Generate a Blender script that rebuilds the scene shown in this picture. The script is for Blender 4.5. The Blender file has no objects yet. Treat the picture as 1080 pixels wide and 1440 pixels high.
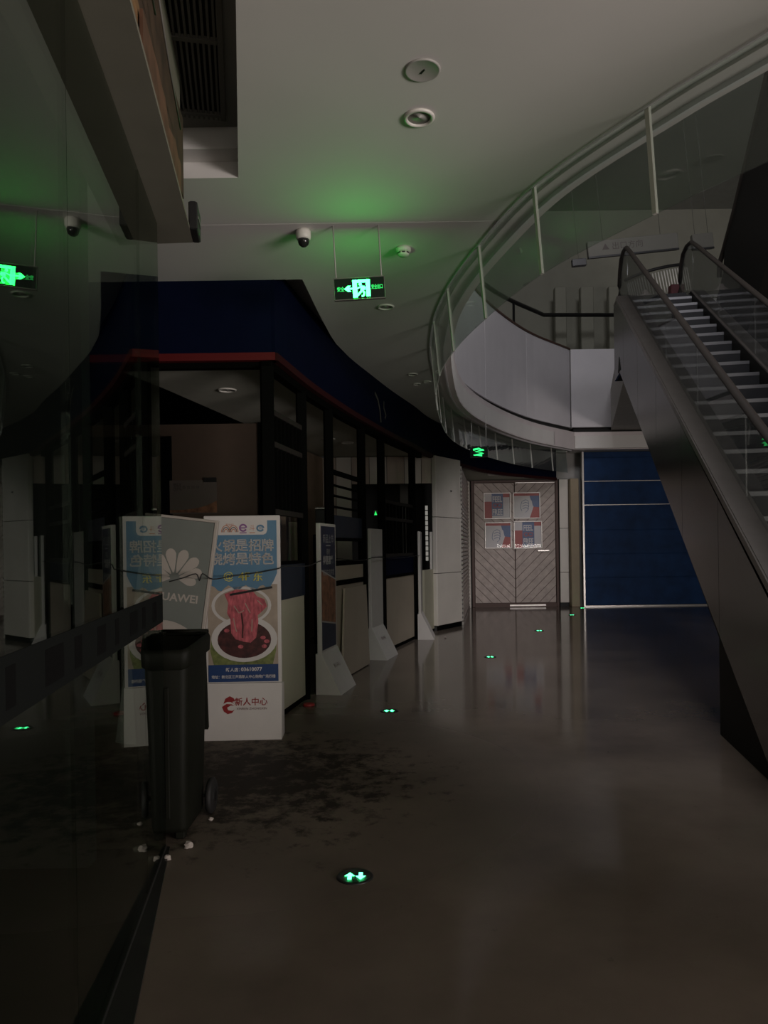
import bpy, bmesh, math, random
from mathutils import Vector, Matrix
random.seed(7)
PI = math.pi
scn = bpy.context.scene
COL = scn.collection

# ------------------------------------------------------------------ camera
cam_d = bpy.data.cameras.new('camera')
cam = bpy.data.objects.new('camera', cam_d)
COL.objects.link(cam)
cam.location = (0, 0, 1.5)
cam.rotation_euler = (PI / 2, math.radians(0.8), 0)
cam_d.sensor_fit = 'VERTICAL'
cam_d.sensor_height = 36.0
cam_d.lens = 26.0
cam_d.shift_y = 52.0 / 1440.0
cam_d.clip_end = 200
scn.camera = cam

# ------------------------------------------------------------------ world, light, exposure
w = bpy.data.worlds.new('dim_daylight')
scn.world = w
w.use_nodes = True
w.node_tree.nodes['Background'].inputs[0].default_value = (0.80, 0.86, 1.0, 1)
w.node_tree.nodes['Background'].inputs[1].default_value = 0.012
scn.view_settings.view_transform = 'Standard'
scn.view_settings.look = 'None'
scn.view_settings.gamma = 1.0
scn.view_settings.use_curve_mapping = False
scn.view_settings.exposure = 0.0


def area(name, loc, target, sx, sy, power, colour):
    d = bpy.data.lights.new(name, 'AREA')
    d.shape = 'RECTANGLE'
    d.size, d.size_y = sx, sy
    d.energy = power
    d.color = colour
    o = bpy.data.objects.new(name, d)
    COL.objects.link(o)
    o.location = loc
    v = Vector(target) - Vector(loc)
    o.rotation_euler = v.to_track_quat('-Z', 'Y').to_euler()
    return o


# daylight from the mall entrance behind the camera
area('entrance_daylight', (2.2, -7.5, 2.2), (0.6, 6.0, 2.0), 5.0, 3.0, 95.0, (1.0, 0.90, 0.80))
# added uplight, low and right of the camera, to brighten the ceiling
area('side_uplight', (7.5, -2.5, 0.9), (1.2, 3.4, 3.8), 4.0, 1.6, 540.0, (1.0, 0.90, 0.86))
# grey daylight falling through the atrium roof light
area('roof_daylight', (2.5, 4.0, 10.4), (4.3, 17.0, 4.0), 3.0, 4.0, 660.0, (0.97, 0.945, 1.0))


# ------------------------------------------------------------------ materials
MATS = {}


def mat(name, col, rough=0.6, metal=0.0, spec=0.5, noise=0.0, nscale=6.0, bump=0.0, bscale=40.0, coat=0.0, stretch=None):
    m = bpy.data.materials.new(name)
    m.use_nodes = True
    nt = m.node_tree
    b = nt.nodes['Principled BSDF']
    b.inputs['Base Color'].default_value = (*col, 1)
    b.inputs['Roughness'].default_value = rough
    b.inputs['Metallic'].default_value = metal
    b.inputs['Specular IOR Level'].default_value = spec
    b.inputs['Coat Weight'].default_value = coat
    tc = nt.nodes.new('ShaderNodeTexCoord')
    src = tc.outputs['Object']
    if stretch:
        mp = nt.nodes.new('ShaderNodeMapping')
        mp.inputs['Scale'].default_value = stretch
        nt.links.new(src, mp.inputs['Vector'])
        src = mp.outputs['Vector']
    if noise > 0:
        n = nt.nodes.new('ShaderNodeTexNoise')
        n.inputs['Scale'].default_value = nscale
        n.inputs['Detail'].default_value = 4
        nt.links.new(src, n.inputs['Vector'])
        r = nt.nodes.new('ShaderNodeMapRange')
        r.inputs['From Min'].default_value = 0.3
        r.inputs['From Max'].default_value = 0.7
        r.inputs['To Min'].default_value = 1 - noise
        r.inputs['To Max'].default_value = 1 + noise
        nt.links.new(n.outputs['Fac'], r.inputs['Value'])
        mx = nt.nodes.new('ShaderNodeVectorMath')
        mx.operation = 'SCALE'
        mx.inputs[0].default_value = col
        nt.links.new(r.outputs['Result'], mx.inputs['Scale'])
        nt.links.new(mx.outputs['Vector'], b.inputs['Base Color'])
    if bump > 0:
        n2 = nt.nodes.new('ShaderNodeTexNoise')
        n2.inputs['Scale'].default_value = bscale
        n2.inputs['Detail'].default_value = 3
        nt.links.new(src, n2.inputs['Vector'])
        bp = nt.nodes.new('ShaderNodeBump')
        bp.inputs['Strength'].default_value = bump
        bp.inputs['Distance'].default_value = 0.01
        nt.links.new(n2.outputs['Fac'], bp.inputs['Height'])
        nt.links.new(bp.outputs['Normal'], b.inputs['Normal'])
    MATS[name] = m
    return m


def emit(name, col, strength):
    m = bpy.data.materials.new(name)
    m.use_nodes = True
    b = m.node_tree.nodes['Principled BSDF']
    b.inputs['Base Color'].default_value = (0.02, 0.1, 0.05, 1)
    b.inputs['Emission Color'].default_value = (*col, 1)
    b.inputs['Emission Strength'].default_value = strength
    MATS[name] = m
    return m


def glass(name, tint, ior, gloss=(1, 1, 1), haze=0.0, hazecol=(0.5, 0.52, 0.5)):
    m = bpy.data.materials.new(name)
    m.use_nodes = True
    nt = m.node_tree
    nt.nodes.clear()
    out = nt.nodes.new('ShaderNodeOutputMaterial')
    tr = nt.nodes.new('ShaderNodeBsdfTransparent')
    tr.inputs['Color'].default_value = (*tint, 1)
    gl = nt.nodes.new('ShaderNodeBsdfGlossy')
    gl.inputs['Roughness'].default_value = 0.0
    gl.inputs['Color'].default_value = (*gloss, 1)
    fr = nt.nodes.new('ShaderNodeFresnel')
    ge = nt.nodes.new('ShaderNodeNewGeometry')      # same reflectance on both faces of a thin pane
    mi = nt.nodes.new('ShaderNodeMapRange')
    mi.inputs['To Min'].default_value = ior
    mi.inputs['To Max'].default_value = 1.0 / ior
    nt.links.new(ge.outputs['Backfacing'], mi.inputs['Value'])
    nt.links.new(mi.outputs['Result'], fr.inputs['IOR'])
    mx = nt.nodes.new('ShaderNodeMixShader')
    nt.links.new(fr.outputs[0], mx.inputs[0])
    first = tr
    if haze > 0:                       # dust on the pane
        df = nt.nodes.new('ShaderNodeBsdfDiffuse')
        df.inputs['Color'].default_value = (*hazecol, 1)
        tl = nt.nodes.new('ShaderNodeTexNoise')
        tl.inputs['Scale'].default_value = 3.0
        m2 = nt.nodes.new('ShaderNodeMixShader')
        m2.inputs[0].default_value = haze
        nt.links.new(tr.outputs[0], m2.inputs[1])
        nt.links.new(df.outputs[0], m2.inputs[2])
        first = m2
    nt.links.new(first.outputs[0], mx.inputs[1])
    nt.links.new(gl.outputs[0], mx.inputs[2])
    nt.links.new(mx.outputs[0], out.inputs[0])
    MATS[name] = m
    return m


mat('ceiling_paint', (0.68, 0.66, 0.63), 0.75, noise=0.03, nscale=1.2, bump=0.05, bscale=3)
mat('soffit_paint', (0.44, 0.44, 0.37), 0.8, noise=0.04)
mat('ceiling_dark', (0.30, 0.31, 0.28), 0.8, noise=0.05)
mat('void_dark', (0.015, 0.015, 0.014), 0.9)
mat('parapet_paint', (0.66, 0.64, 0.66), 0.45, noise=0.03, nscale=2)
mat('band_paint', (0.66, 0.60, 0.59), 0.5, noise=0.04, nscale=3)
mat('sign_grey', (0.10, 0.097, 0.08), 0.7)
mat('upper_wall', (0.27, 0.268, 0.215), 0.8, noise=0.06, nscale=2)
mat('wall_grey', (0.35, 0.34, 0.32), 0.7, noise=0.05)
mat('navy', (0.0025, 0.0045, 0.018), 0.6, spec=0.04, noise=0.1)
mat('navy_dull', (0.012, 0.018, 0.032), 0.5, noise=0.15)
mat('red_trim', (0.10, 0.007, 0.008), 0.55, spec=0.25)
mat('black_wood', (0.0025, 0.0025, 0.0022), 0.8, spec=0.03)
mat('dark_wood', (0.022, 0.019, 0.016), 0.7, spec=0.2, noise=0.2, stretch=(8, 8, 0.6))
mat('beige_panel', (0.40, 0.385, 0.29), 0.55, noise=0.06, nscale=2)
mat('tan_panel', (0.36, 0.31, 0.24), 0.6, noise=0.06, nscale=2)
mat('white_tile', (0.62, 0.58, 0.52), 0.35, noise=0.05, nscale=2)
mat('brown_tile', (0.46, 0.38, 0.31), 0.4, noise=0.14, nscale=3, stretch=(3, 3, 0.5))
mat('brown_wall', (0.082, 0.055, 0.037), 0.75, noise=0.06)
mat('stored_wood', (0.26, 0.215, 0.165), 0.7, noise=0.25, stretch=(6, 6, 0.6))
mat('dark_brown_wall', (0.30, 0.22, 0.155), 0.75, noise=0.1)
mat('wall_print', (0.105, 0.085, 0.07), 0.7)
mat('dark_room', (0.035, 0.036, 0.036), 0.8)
mat('white_board', (0.555, 0.525, 0.495), 0.5, noise=0.03)
mat('white_dim', (0.50, 0.48, 0.44), 0.55, noise=0.04)
mat('grey_board', (0.155, 0.17, 0.15), 0.5, noise=0.05)
mat('poster_blue', (0.0878, 0.189, 0.2835), 0.5, noise=0.05)
mat('poster_deep_blue', (0.0132, 0.043, 0.1386), 0.5)
mat('poster_white', (0.5494, 0.5198, 0.4901), 0.5)
mat('poster_cream', (0.3375, 0.2767, 0.216), 0.5, noise=0.15, nscale=9)
mat('poster_meat', (0.4147, 0.0877, 0.1037), 0.5, noise=0.45, nscale=16, stretch=(3, 1, 1))
mat('poster_soup', (0.054, 0.0144, 0.013), 0.5, noise=0.6, nscale=22)
mat('poster_green', (0.14, 0.161, 0.049), 0.5, noise=0.4, nscale=22)
mat('poster_yellow', (0.5797, 0.5236, 0.1122), 0.5)
mat('poster_orange', (0.429, 0.1573, 0.0715), 0.5)
mat('poster_purple', (0.2028, 0.078, 0.2184), 0.5)
mat('poster_brown', (0.20, 0.09, 0.045), 0.5, noise=0.5, nscale=12)
mat('poster_navy', (0.016, 0.02, 0.045), 0.5, noise=0.3, nscale=5)
mat('poster_grey_print', (0.30, 0.30, 0.29), 0.5)
mat('logo_red', (0.24, 0.0108, 0.012), 0.5)
mat('ink_grey', (0.12, 0.05, 0.05), 0.5)
mat('logo_cream', (0.39, 0.3525, 0.3075), 0.5)
mat('bin_plastic', (0.0065, 0.007, 0.0045), 0.6, spec=0.15, noise=0.2, nscale=4, bump=0.08, bscale=25)
mat('rubber', (0.006, 0.0055, 0.005), 0.7)
mat('black_plastic', (0.012, 0.012, 0.012), 0.4)
mat('white_plastic', (0.72, 0.70, 0.64), 0.4)
mat('grey_plastic', (0.40, 0.39, 0.36), 0.45)
mat('smoked_dome', (0.02, 0.02, 0.02), 0.08)
mat('grille_grey', (0.11, 0.105, 0.09), 0.6)
mat('recess_paint', (0.24, 0.235, 0.215), 0.8)
mat('sign_ink', (0.05, 0.04, 0.035), 0.7)
mat('red_trim_shaded', (0.03, 0.004, 0.005), 0.6, spec=0.2)
mat('steel', (0.42, 0.41, 0.39), 0.32, metal=0.9, noise=0.05)
mat('bright_steel', (0.78, 0.76, 0.73), 0.22, metal=1.0)
mat('frame_steel', (0.62, 0.59, 0.56), 0.45, metal=0.6)
mat('clad_steel', (0.125, 0.12, 0.112), 0.22, metal=1.0, noise=0.06, nscale=2, stretch=(1, 1, 6))
mat('deck_steel', (0.23, 0.208, 0.19), 0.35, metal=0.8, noise=0.08)
mat('step_metal', (0.009, 0.0095, 0.011), 0.6, spec=0.2)
mat('step_edge', (0.13, 0.13, 0.135), 0.4, metal=0.6)
mat('skirt_brown', (0.075, 0.035, 0.025), 0.5)
mat('handrail_rubber', (0.028, 0.023, 0.019), 0.6, spec=0.25)
mat('dark_cladding', (0.010, 0.0095, 0.0085), 0.6, spec=0.15)
mat('door_wood', (0.42, 0.345, 0.305), 0.42, noise=0.16, nscale=7, stretch=(1, 1, 1))
mat('door_paper', (0.86, 0.82, 0.82), 0.5)
mat('door_red', (0.55, 0.15, 0.14), 0.45)
mat('door_blue', (0.17, 0.23, 0.40), 0.45)
mat('shutter_blue', (0.009, 0.036, 0.11), 0.5, spec=0.12, noise=0.25, nscale=3)
mat('plywood', (0.20, 0.11, 0.045), 0.7, noise=0.35, nscale=7, stretch=(1, 0.4, 3))
mat('plywood_red', (0.10, 0.048, 0.026), 0.7, noise=0.4, nscale=8)
mat('wood_dark', (0.05, 0.028, 0.016), 0.8, noise=0.4, nscale=8)
mat('plaster', (0.165, 0.155, 0.12), 0.7, noise=0.05)
mat('kerb_stone', (0.018, 0.018, 0.016), 0.3, noise=0.2)
mat('tissue', (0.34, 0.30, 0.27), 0.8, bump=0.3, bscale=60)
mat('red_dim', (0.05, 0.006, 0.008), 0.5)
mat('red_plastic', (0.30, 0.025, 0.025), 0.4)
mat('cyan_plastic', (0.10, 0.32, 0.40), 0.4)
mat('cord', (0.02, 0.02, 0.02), 0.6)
mat('decal', (0.008, 0.009, 0.0085), 0.9, spec=0.05)
mat('decal_mark', (0.005, 0.005, 0.005), 0.9, spec=0.05)
mat('beige_column', (0.30, 0.24, 0.15), 0.5, noise=0.06)
mat('exit_black', (0.004, 0.014, 0.007), 0.3)
emit('exit_green', (0.012, 1.0, 0.065), 36.0)
emit('exit_green_far', (0.03, 1.0, 0.20), 1.8)
emit('exit_green_soft', (0.03, 1.0, 0.16), 1.0)
emit('arrow_green', (0.06, 1.0, 0.30), 9.0)
emit('strip_glow', (1.0, 0.95, 0.86), 0.22)
glass('shop_glass', (0.62, 0.66, 0.62), 1.55, (0.74, 0.79, 0.74))
glass('barrier_glass', (0.78, 0.83, 0.80), 1.5, (0.95, 1, 0.97), haze=0.035, hazecol=(0.6, 0.6, 0.58))
glass('balustrade_glass', (0.84, 0.86, 0.85), 1.5, (0.4, 0.4, 0.4), haze=0.07, hazecol=(0.55, 0.55, 0.55))
glass('poster_glass', (0.95, 0.95, 0.95), 1.3, (0.25, 0.25, 0.25))

# polished floor: worn brown-grey tile with damp stains
fm = mat('floor_tile', (0.105, 0.088, 0.074), 0.24, spec=0.15)
nt = fm.node_tree
b = nt.nodes['Principled BSDF']
tc = nt.nodes.new('ShaderNodeTexCoord')


def N(t, **kw):
    n = nt.nodes.new(t)
    for k, v in kw.items():
        n.inputs[k].default_value = v
    return n


n1 = N('ShaderNodeTexNoise', Scale=0.9, Detail=6.0, Roughness=0.6)
n2 = N('ShaderNodeTexNoise', Scale=7.0, Detail=8.0, Roughness=0.72)
nt.links.new(tc.outputs['Object'], n1.inputs['Vector'])
nt.links.new(tc.outputs['Object'], n2.inputs['Vector'])
# dirt patch that stays in front of the display stands and round the bin
sep = N('ShaderNodeVectorMath')
sep.operation = 'DISTANCE'
sep.inputs[1].default_value = (-0.9, 4.9, 0)
nt.links.new(tc.outputs['Object'], sep.inputs[0])
mr = N('ShaderNodeMapRange')
mr.inputs['From Min'].default_value = 0.3
mr.inputs['From Max'].default_value = 1.7
mr.inputs['To Min'].default_value = 0.16
mr.inputs['To Max'].default_value = -0.14
nt.links.new(sep.outputs['Value'], mr.inputs['Value'])
ad = N('ShaderNodeMath')
ad.operation = 'ADD'
nt.links.new(n2.outputs['Fac'], ad.inputs[0])
nt.links.new(mr.outputs['Result'], ad.inputs[1])
ramp = nt.nodes.new('ShaderNodeValToRGB')
ramp.color_ramp.elements[0].position = 0.50
ramp.color_ramp.elements[1].position = 0.64
nt.links.new(ad.outputs[0], ramp.inputs[0])
c1 = nt.nodes.new('ShaderNodeValToRGB')
c1.color_ramp.elements[0].color = (0.108, 0.087, 0.070, 1)
c1.color_ramp.elements[1].color = (0.158, 0.127, 0.101, 1)
c1.color_ramp.elements[0].position = 0.35
c1.color_ramp.elements[1].position = 0.65
nt.links.new(n1.outputs['Fac'], c1.inputs[0])
mxc = nt.nodes.new('ShaderNodeMix')
mxc.data_type = 'RGBA'
mxc.inputs['B'].default_value = (0.03, 0.024, 0.019, 1)
# MIX RGBA sockets: Factor=0, A=6, B=7
mxc.inputs[7].default_value = (0.03, 0.024, 0.019, 1)
nt.links.new(ramp.outputs['Color'], mxc.inputs[0])
nt.links.new(c1.outputs['Color'], mxc.inputs[6])
nt.links.new(mxc.outputs[2], b.inputs['Base Color'])
rr = N('ShaderNodeMapRange')
rr.inputs['To Min'].default_value = 0.05
rr.inputs['To Max'].default_value = 0.15
nt.links.new(n1.outputs['Fac'], rr.inputs['Value'])
dm = N('ShaderNodeMapRange')
dm.inputs['From Min'].default_value = 1.0
dm.inputs['From Max'].default_value = 2.6
dm.inputs['To Min'].default_value = 0.6
dm.inputs['To Max'].default_value = 0.0
nt.links.new(sep.outputs['Value'], dm.inputs['Value'])
rmax = N('ShaderNodeMath')
rmax.operation = 'MAXIMUM'
nt.links.new(rr.outputs['Result'], rmax.inputs[0])
nt.links.new(dm.outputs['Result'], rmax.inputs[1])
nt.links.new(rmax.outputs[0], b.inputs['Roughness'])


# ------------------------------------------------------------------ mesh helpers
class MB:
    """collects shapes, then links them as one mesh object"""

    def __init__(s):
        s.v, s.f, s.mi, s.cur = [], [], [], 0
        s.smooth = []
        s.sm = False
        s.M = Matrix.Identity(4)

    def add(s, vs, fs):
        o = len(s.v)
        s.v += [tuple(s.M @ Vector(p)) for p in vs]
        for f in fs:
            s.f.append([i + o for i in f])
            s.mi.append(s.cur)
            s.smooth.append(s.sm)
        return s

    def box(s, x0, x1, y0, y1, z0, z1):
        v = [(x, y, z) for z in (z0, z1) for y in (y0, y1) for x in (x0, x1)]
        return s.add(v, [(0, 2, 3, 1), (4, 5, 7, 6), (0, 1, 5, 4), (2, 6, 7, 3), (0, 4, 6, 2), (1, 3, 7, 5)])

    def bbox(s, x0, x1, y0, y1, z0, z1, c=0.004):
        """box with its four long vertical edges and top edges chamfered"""
        def ring(d, z):
            return [(x0 + d, y0, z), (x1 - d, y0, z), (x1, y0 + d, z), (x1, y1 - d, z), (x1 - d, y1, z), (x0 + d, y1, z), (x0, y1 - d, z), (x0, y0 + d, z)]
        def inset(z):
            return [(x0 + 2 * c, y0 + c, z), (x1 - 2 * c, y0 + c, z), (x1 - c, y0 + 2 * c, z), (x1 - c, y1 - 2 * c, z), (x1 - 2 * c, y1 - c, z), (x0 + 2 * c, y1 - c, z), (x0 + c, y1 - 2 * c, z), (x0 + c, y0 + 2 * c, z)]
        rings = [inset(z0), ring(c, z0 + c), ring(c, z1 - c), inset(z1)]
        return s.loft(rings)

    def loft(s, rings, close=True, caps=True):
        n = len(rings[0])
        vs = [p for r in rings for p in r]
        fs = []
        for k in range(len(rings) - 1):
            for i in range(n if close else n - 1):
                j = (i + 1) % n
                fs.append((k * n + i, k * n + j, (k + 1) * n + j, (k + 1) * n + i))
        if caps:
            fs.append(tuple(range(n - 1, -1, -1)))
            fs.append(tuple((len(rings) - 1) * n + i for i in range(n)))
        return s.add(vs, fs)

    def prism(s, pts, z0, z1):
        """polygon in xy pulled from z0 to z1"""
        return s.loft([[(x, y, z0) for x, y in pts], [(x, y, z1) for x, y in pts]])

    def plate(s, pts, y0, y1):
        """polygon in xz pulled along y"""
        return s.loft([[(x, y0, z) for x, z in pts], [(x, y1, z) for x, z in pts]])

    def plate_x(s, pts, x0, x1):
        """polygon in yz pulled along x"""
        return s.loft([[(x0, y, z) for y, z in pts], [(x1, y, z) for y, z in pts]])

    def lathe(s, prof, n=24, cx=0, cy=0, cz=0):
        old = s.sm
        s.sm = True
        s.loft([[(cx + r * math.cos(2 * PI * i / n), cy + r * math.sin(2 * PI * i / n), cz + z) for i in range(n)] for r, z in prof])
        s.sm = old
        return s

    def tube(s, pts, r, n=8, squash=1.0):
        pts = [Vector(p) for p in pts]
        rings = []
        for i, p in enumerate(pts):
            t = (pts[min(i + 1, len(pts) - 1)] - pts[max(i - 1, 0)]).normalized()
            a = t.cross(Vector((0, 0, 1)))
            if a.length < 0.05:
                a = t.cross(Vector((0, 1, 0)))
            a.normalize()
            c = a.cross(t)
            rings.append([tuple(p + a * r * math.cos(2 * PI * k / n) + c * r * squash * math.sin(2 * PI * k / n)) for k in range(n)])
        old = s.sm
        s.sm = True
        s.loft(rings)
        s.sm = old
        return s

    def build(s, name, mats, parent=None, loc=None, rot=None):
        me = bpy.data.meshes.new(name)
        me.from_pydata(s.v, [], s.f)
        if isinstance(mats, str):
            mats = [mats]
        for m in mats:
            me.materials.append(MATS[m])
        for p, k, sm in zip(me.polygons, s.mi, s.smooth):
            p.material_index = k
            p.use_smooth = sm
        bm = bmesh.new()
        bm.from_mesh(me)
        bmesh.ops.recalc_face_normals(bm, faces=bm.faces)
        bm.to_mesh(me)
        bm.free()
        me.update()
        o = bpy.data.objects.new(name, me)
        COL.objects.link(o)
        if parent is not None:
            o.parent = parent
        if loc:
            o.location = loc
        if rot:
            o.rotation_euler = rot
        return o


def tag(o, label=None, cat=None, group=None, kind=None):
    if label:
        o['label'] = label
    if cat:
        o['category'] = cat
    if group:
        o['group'] = group
    if kind:
        o['kind'] = kind
    return o


def thing(name, label, cat, loc=(0, 0, 0), rz=0.0, group=None, rot=None):
    o = bpy.data.objects.new(name, None)
    o.empty_display_size = 0.1
    COL.objects.link(o)
    o.location = loc
    o.rotation_euler = rot if rot else (0, 0, rz)
    return tag(o, label, cat, group)


def struct(o, label=None):
    o['kind'] = 'structure'
    if label:
        o['label'] = label
    return o


def copy_tree(o, parent=None):
    c = o.copy()
    COL.objects.link(c)
    c.parent = parent
    for ch in [x for x in bpy.data.objects if x.parent == o]:
        copy_tree(ch, c)
    return c


def text_geo(body, size, bold=0.0, sx=1.0, space=1.0):
    """letter outlines as (verts in x,z ; faces), centred at the origin"""
    cu = bpy.data.curves.new('lettering', 'FONT')
    cu.body = body
    cu.size = size
    cu.align_x = 'CENTER'
    cu.align_y = 'CENTER'
    cu.resolution_u = 2
    cu.offset = bold
    cu.space_character = space
    ob = bpy.data.objects.new('lettering', cu)
    COL.objects.link(ob)
    dg = bpy.context.evaluated_depsgraph_get()
    me = bpy.data.meshes.new_from_object(ob.evaluated_get(dg))
    vs = [(v.co.x * sx, v.co.y) for v in me.vertices]
    fs = [tuple(p.vertices) for p in me.polygons]
    bpy.data.objects.remove(ob)
    bpy.data.curves.remove(cu)
    bpy.data.meshes.remove(me)
    if vs:
        cx = (min(v[0] for v in vs) + max(v[0] for v in vs)) / 2
        cy = (min(v[1] for v in vs) + max(v[1] for v in vs)) / 2
        vs = [(x - cx, y - cy) for x, y in vs]
    return vs, fs


def put_text(mb, body, size, x, z, y, **kw):
    """flat lettering facing -y, at height z"""
    vs, fs = text_geo(body, size, **kw)
    mb.add([(x + a, y, z + c) for a, c in vs], fs)


def ell(cx, cz, rx, rz, n=28, a0=0.0, a1=2 * PI):
    full = abs(a1 - a0 - 2 * PI) < 1e-6
    k = n if full else n + 1
    return [(cx + rx * math.cos(a0 + (a1 - a0) * i / n), cz + rz * math.sin(a0 + (a1 - a0) * i / n)) for i in range(k)]


def stroke(pts, w):
    """polyline in xz widened into a band polygon"""
    L, R = [], []
    for i, p in enumerate(pts):
        a = pts[max(i - 1, 0)]
        c = pts[min(i + 1, len(pts) - 1)]
        dx, dz = c[0] - a[0], c[1] - a[1]
        d = math.hypot(dx, dz) or 1
        nx, nz = -dz / d * w / 2, dx / d * w / 2
        L.append((p[0] + nx, p[1] + nz))
        R.append((p[0] - nx, p[1] - nz))
    return L + R[::-1]


def flat(mb, pts, y):
    mb.add([(x, y, z) for x, z in pts], [tuple(range(len(pts)))])


def band(mb, pts, w, y):
    """widened polyline as quads"""
    P = stroke(pts, w)
    n = len(pts)
    vs = [(x, y, z) for x, z in P]
    mb.add(vs, [(i, i + 1, 2 * n - 2 - i, 2 * n - 1 - i) for i in range(n - 1)])


def smooth_curve(P, per=6):
    out = []
    Q = [Vector(p) for p in P]
    for i in range(len(Q) - 1):
        p0 = Q[i - 1] if i > 0 else 2 * Q[0] - Q[1]
        p1, p2 = Q[i], Q[i + 1]
        p3 = Q[i + 2] if i + 2 < len(Q) else 2 * Q[-1] - Q[-2]
        for k in range(per):
            t = k / per
            out.append(0.5 * (2 * p1 + (p2 - p0) * t + (2 * p0 - 5 * p1 + 4 * p2 - p3) * t * t + (3 * p1 - p0 - 3 * p2 + p3) * t ** 3))
    out.append(Q[-1])
    return out


def offset(P, d):
    """plan curve pushed d to its right"""
    out = []
    for i, p in enumerate(P):
        t = (P[min(i + 1, len(P) - 1)] - P[max(i - 1, 0)]).normalized()
        out.append(p + Vector((t.y, -t.x)) * d)
    return out


def wall_strip(mb, A, B, z0, z1):
    """upright solid between two plan curves with the same count of points"""
    rings = [[(a.x, a.y, z0), (c.x, c.y, z0), (c.x, c.y, z1), (a.x, a.y, z1)] for a, c in zip(A, B)]
    mb.loft(rings)


ZC, ZR = 3.85, 3.2           # main ceiling, shop soffit
# plan curves (metres): edge of the atrium opening, and the face of the shop fascia
VOID = smooth_curve([(4.9, -1.4), (2.9, 1.72), (1.795, 3.40), (1.444, 3.963), (1.012, 4.82), (0.756, 5.82), (0.605, 6.74), (0.553, 7.81), (0.66, 9.5), (1.08, 12.15), (1.87, 14.27), (3.09, 16.4), (4.45, 17.98)], 6)
FASC = smooth_curve([(-0.95, 6.42), (-0.74, 7.65), (-0.42, 9.05), (-0.19, 9.9), (0.12, 11.0), (0.5, 12.2), (0.85, 13.4), (1.5, 14.9), (2.5, 16.7), (4.3, 18.45)], 5)

# ------------------------------------------------------------------ the setting
m = MB()
m.box(-9, 12, -9, 24, -0.2, 0)
struct(m.build('floor', 'floor_tile'))

# main ceiling, opened by the atrium on the right and by a slot over the shopfront
LIP = offset(VOID, 0.24)
gap = [Vector(p) for p in [(-0.676, 6.42), (-0.62, 7.3), (-0.535, 8.34), (-0.36, 9.2), (-0.20, 9.8)]]
m = MB()


def at_y(P, y):
    for a, c in zip(P, P[1:]):
        if (a.y - y) * (c.y - y) <= 0 and a.y != c.y:
            return a.x + (c.x - a.x) * (y - a.y) / (c.y - a.y)
    return P[0].x if y < P[0].y else P[-1].x


def left_bound(y):
    if y < 4.655:
        return -0.19 * y if y > 1.5 else -0.285
    if y < 6.42:
        return -9.0
    if y < 9.8:
        return at_y(gap, y)
    return at_y(FASC, min(y, 18.4)) - 0.02


def zig(ys):
    for a, c in zip(ys, ys[1:]):
        la, lc = left_bound(a + 1e-4), left_bound(c - 1e-4)
        ra, rc = at_y(LIP, a), at_y(LIP, c)
        m.loft([[(la, a, ZC), (ra, a, ZC), (ra, a, ZC + 0.3), (la, a, ZC + 0.3)], [(lc, c, ZC), (rc, c, ZC), (rc, c, ZC + 0.3), (lc, c, ZC + 0.3)]], caps=True)


near = [-1.2, 0.0, 1.0, 2.0, 3.0, 3.6, 4.2, 4.655]
zig(near)
zig([4.655, 5.32])
zig([5.326, 5.8, 6.42])
zig([6.42] + [6.42 + (9.8 - 6.42) * i / 10 for i in range(1, 11)])
zig([9.8 + (17.9 - 9.8) * i / 20 for i in range(21)])
m.box(-9, 12, -9, -1.2, ZC, ZC + 0.3)
m.box(-9, -0.2, 4.3, 20, ZC + 0.45, ZC + 0.6)           # dark soffit above the slots
m.box(4.62, 12, 17.75, 24, ZC, ZC + 0.3)
m.box(2.0, 4.62, 18.45, 24, ZC, ZC + 0.3)
struct(m.build('ceiling', 'ceiling_paint'))

# raised recess over the air grille
m = MB()
m.cur = 1
m.box(-1.7, -0.2, -3, 4.66, ZC + 0.23, ZC + 0.28)
m.cur = 0
m.box(-1.7, -0.6, 4.665, 4.70, ZC + 0.004, ZC + 0.28)
m.box(-1.7, -0.84, 4.50, 4.66, ZC + 0.10, ZC + 0.23)
struct(m.build('ceiling', ['ceiling_paint', 'recess_paint']), 'raised ceiling recess beside the broken beam')

# shop soffit (low ceiling behind the shopfront and over the door alcove)
m = MB()
inner = [Vector(p) for p in [(-2.55, 6.45), (-2.275, 7.64), (-1.99, 9.1), (-1.80, 10.1), (-1.55, 11.4), (-1.35, 12.7), (-1.15, 13.55), (1.2, 15.0), (1.75, 16.7), (2.0, 18.7)]]
ys = [6.44, 7.0, 7.64, 8.4, 9.1, 9.9, 10.8, 11.7, 12.6, 13.5, 14.3, 15.2, 16.2, 17.2, 18.2, 18.7]
for a, c in zip(ys, ys[1:]):
    la, lc = at_y(inner, a), at_y(inner, c)
    ra, rc = at_y(FASC, a) - 0.03, at_y(FASC, min(c, 18.4)) - 0.03
    if a >= 18.2:
        rc = 4.28
    m.loft([[(la, a, ZR), (ra, a, ZR), (ra, a, ZR + 0.1), (la, a, ZR + 0.1)], [(lc, c, ZR), (rc, c, ZR), (rc, c, ZR + 0.1), (lc, c, ZR + 0.1)]])
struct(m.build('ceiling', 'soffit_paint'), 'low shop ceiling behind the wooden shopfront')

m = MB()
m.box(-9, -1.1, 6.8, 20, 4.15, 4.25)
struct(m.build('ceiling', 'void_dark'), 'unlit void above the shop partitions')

# upper slab edge round the atrium: lower band, groove, taller parapet
def clip(P, y):
    return [p for p in P if p.y > y]


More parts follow.
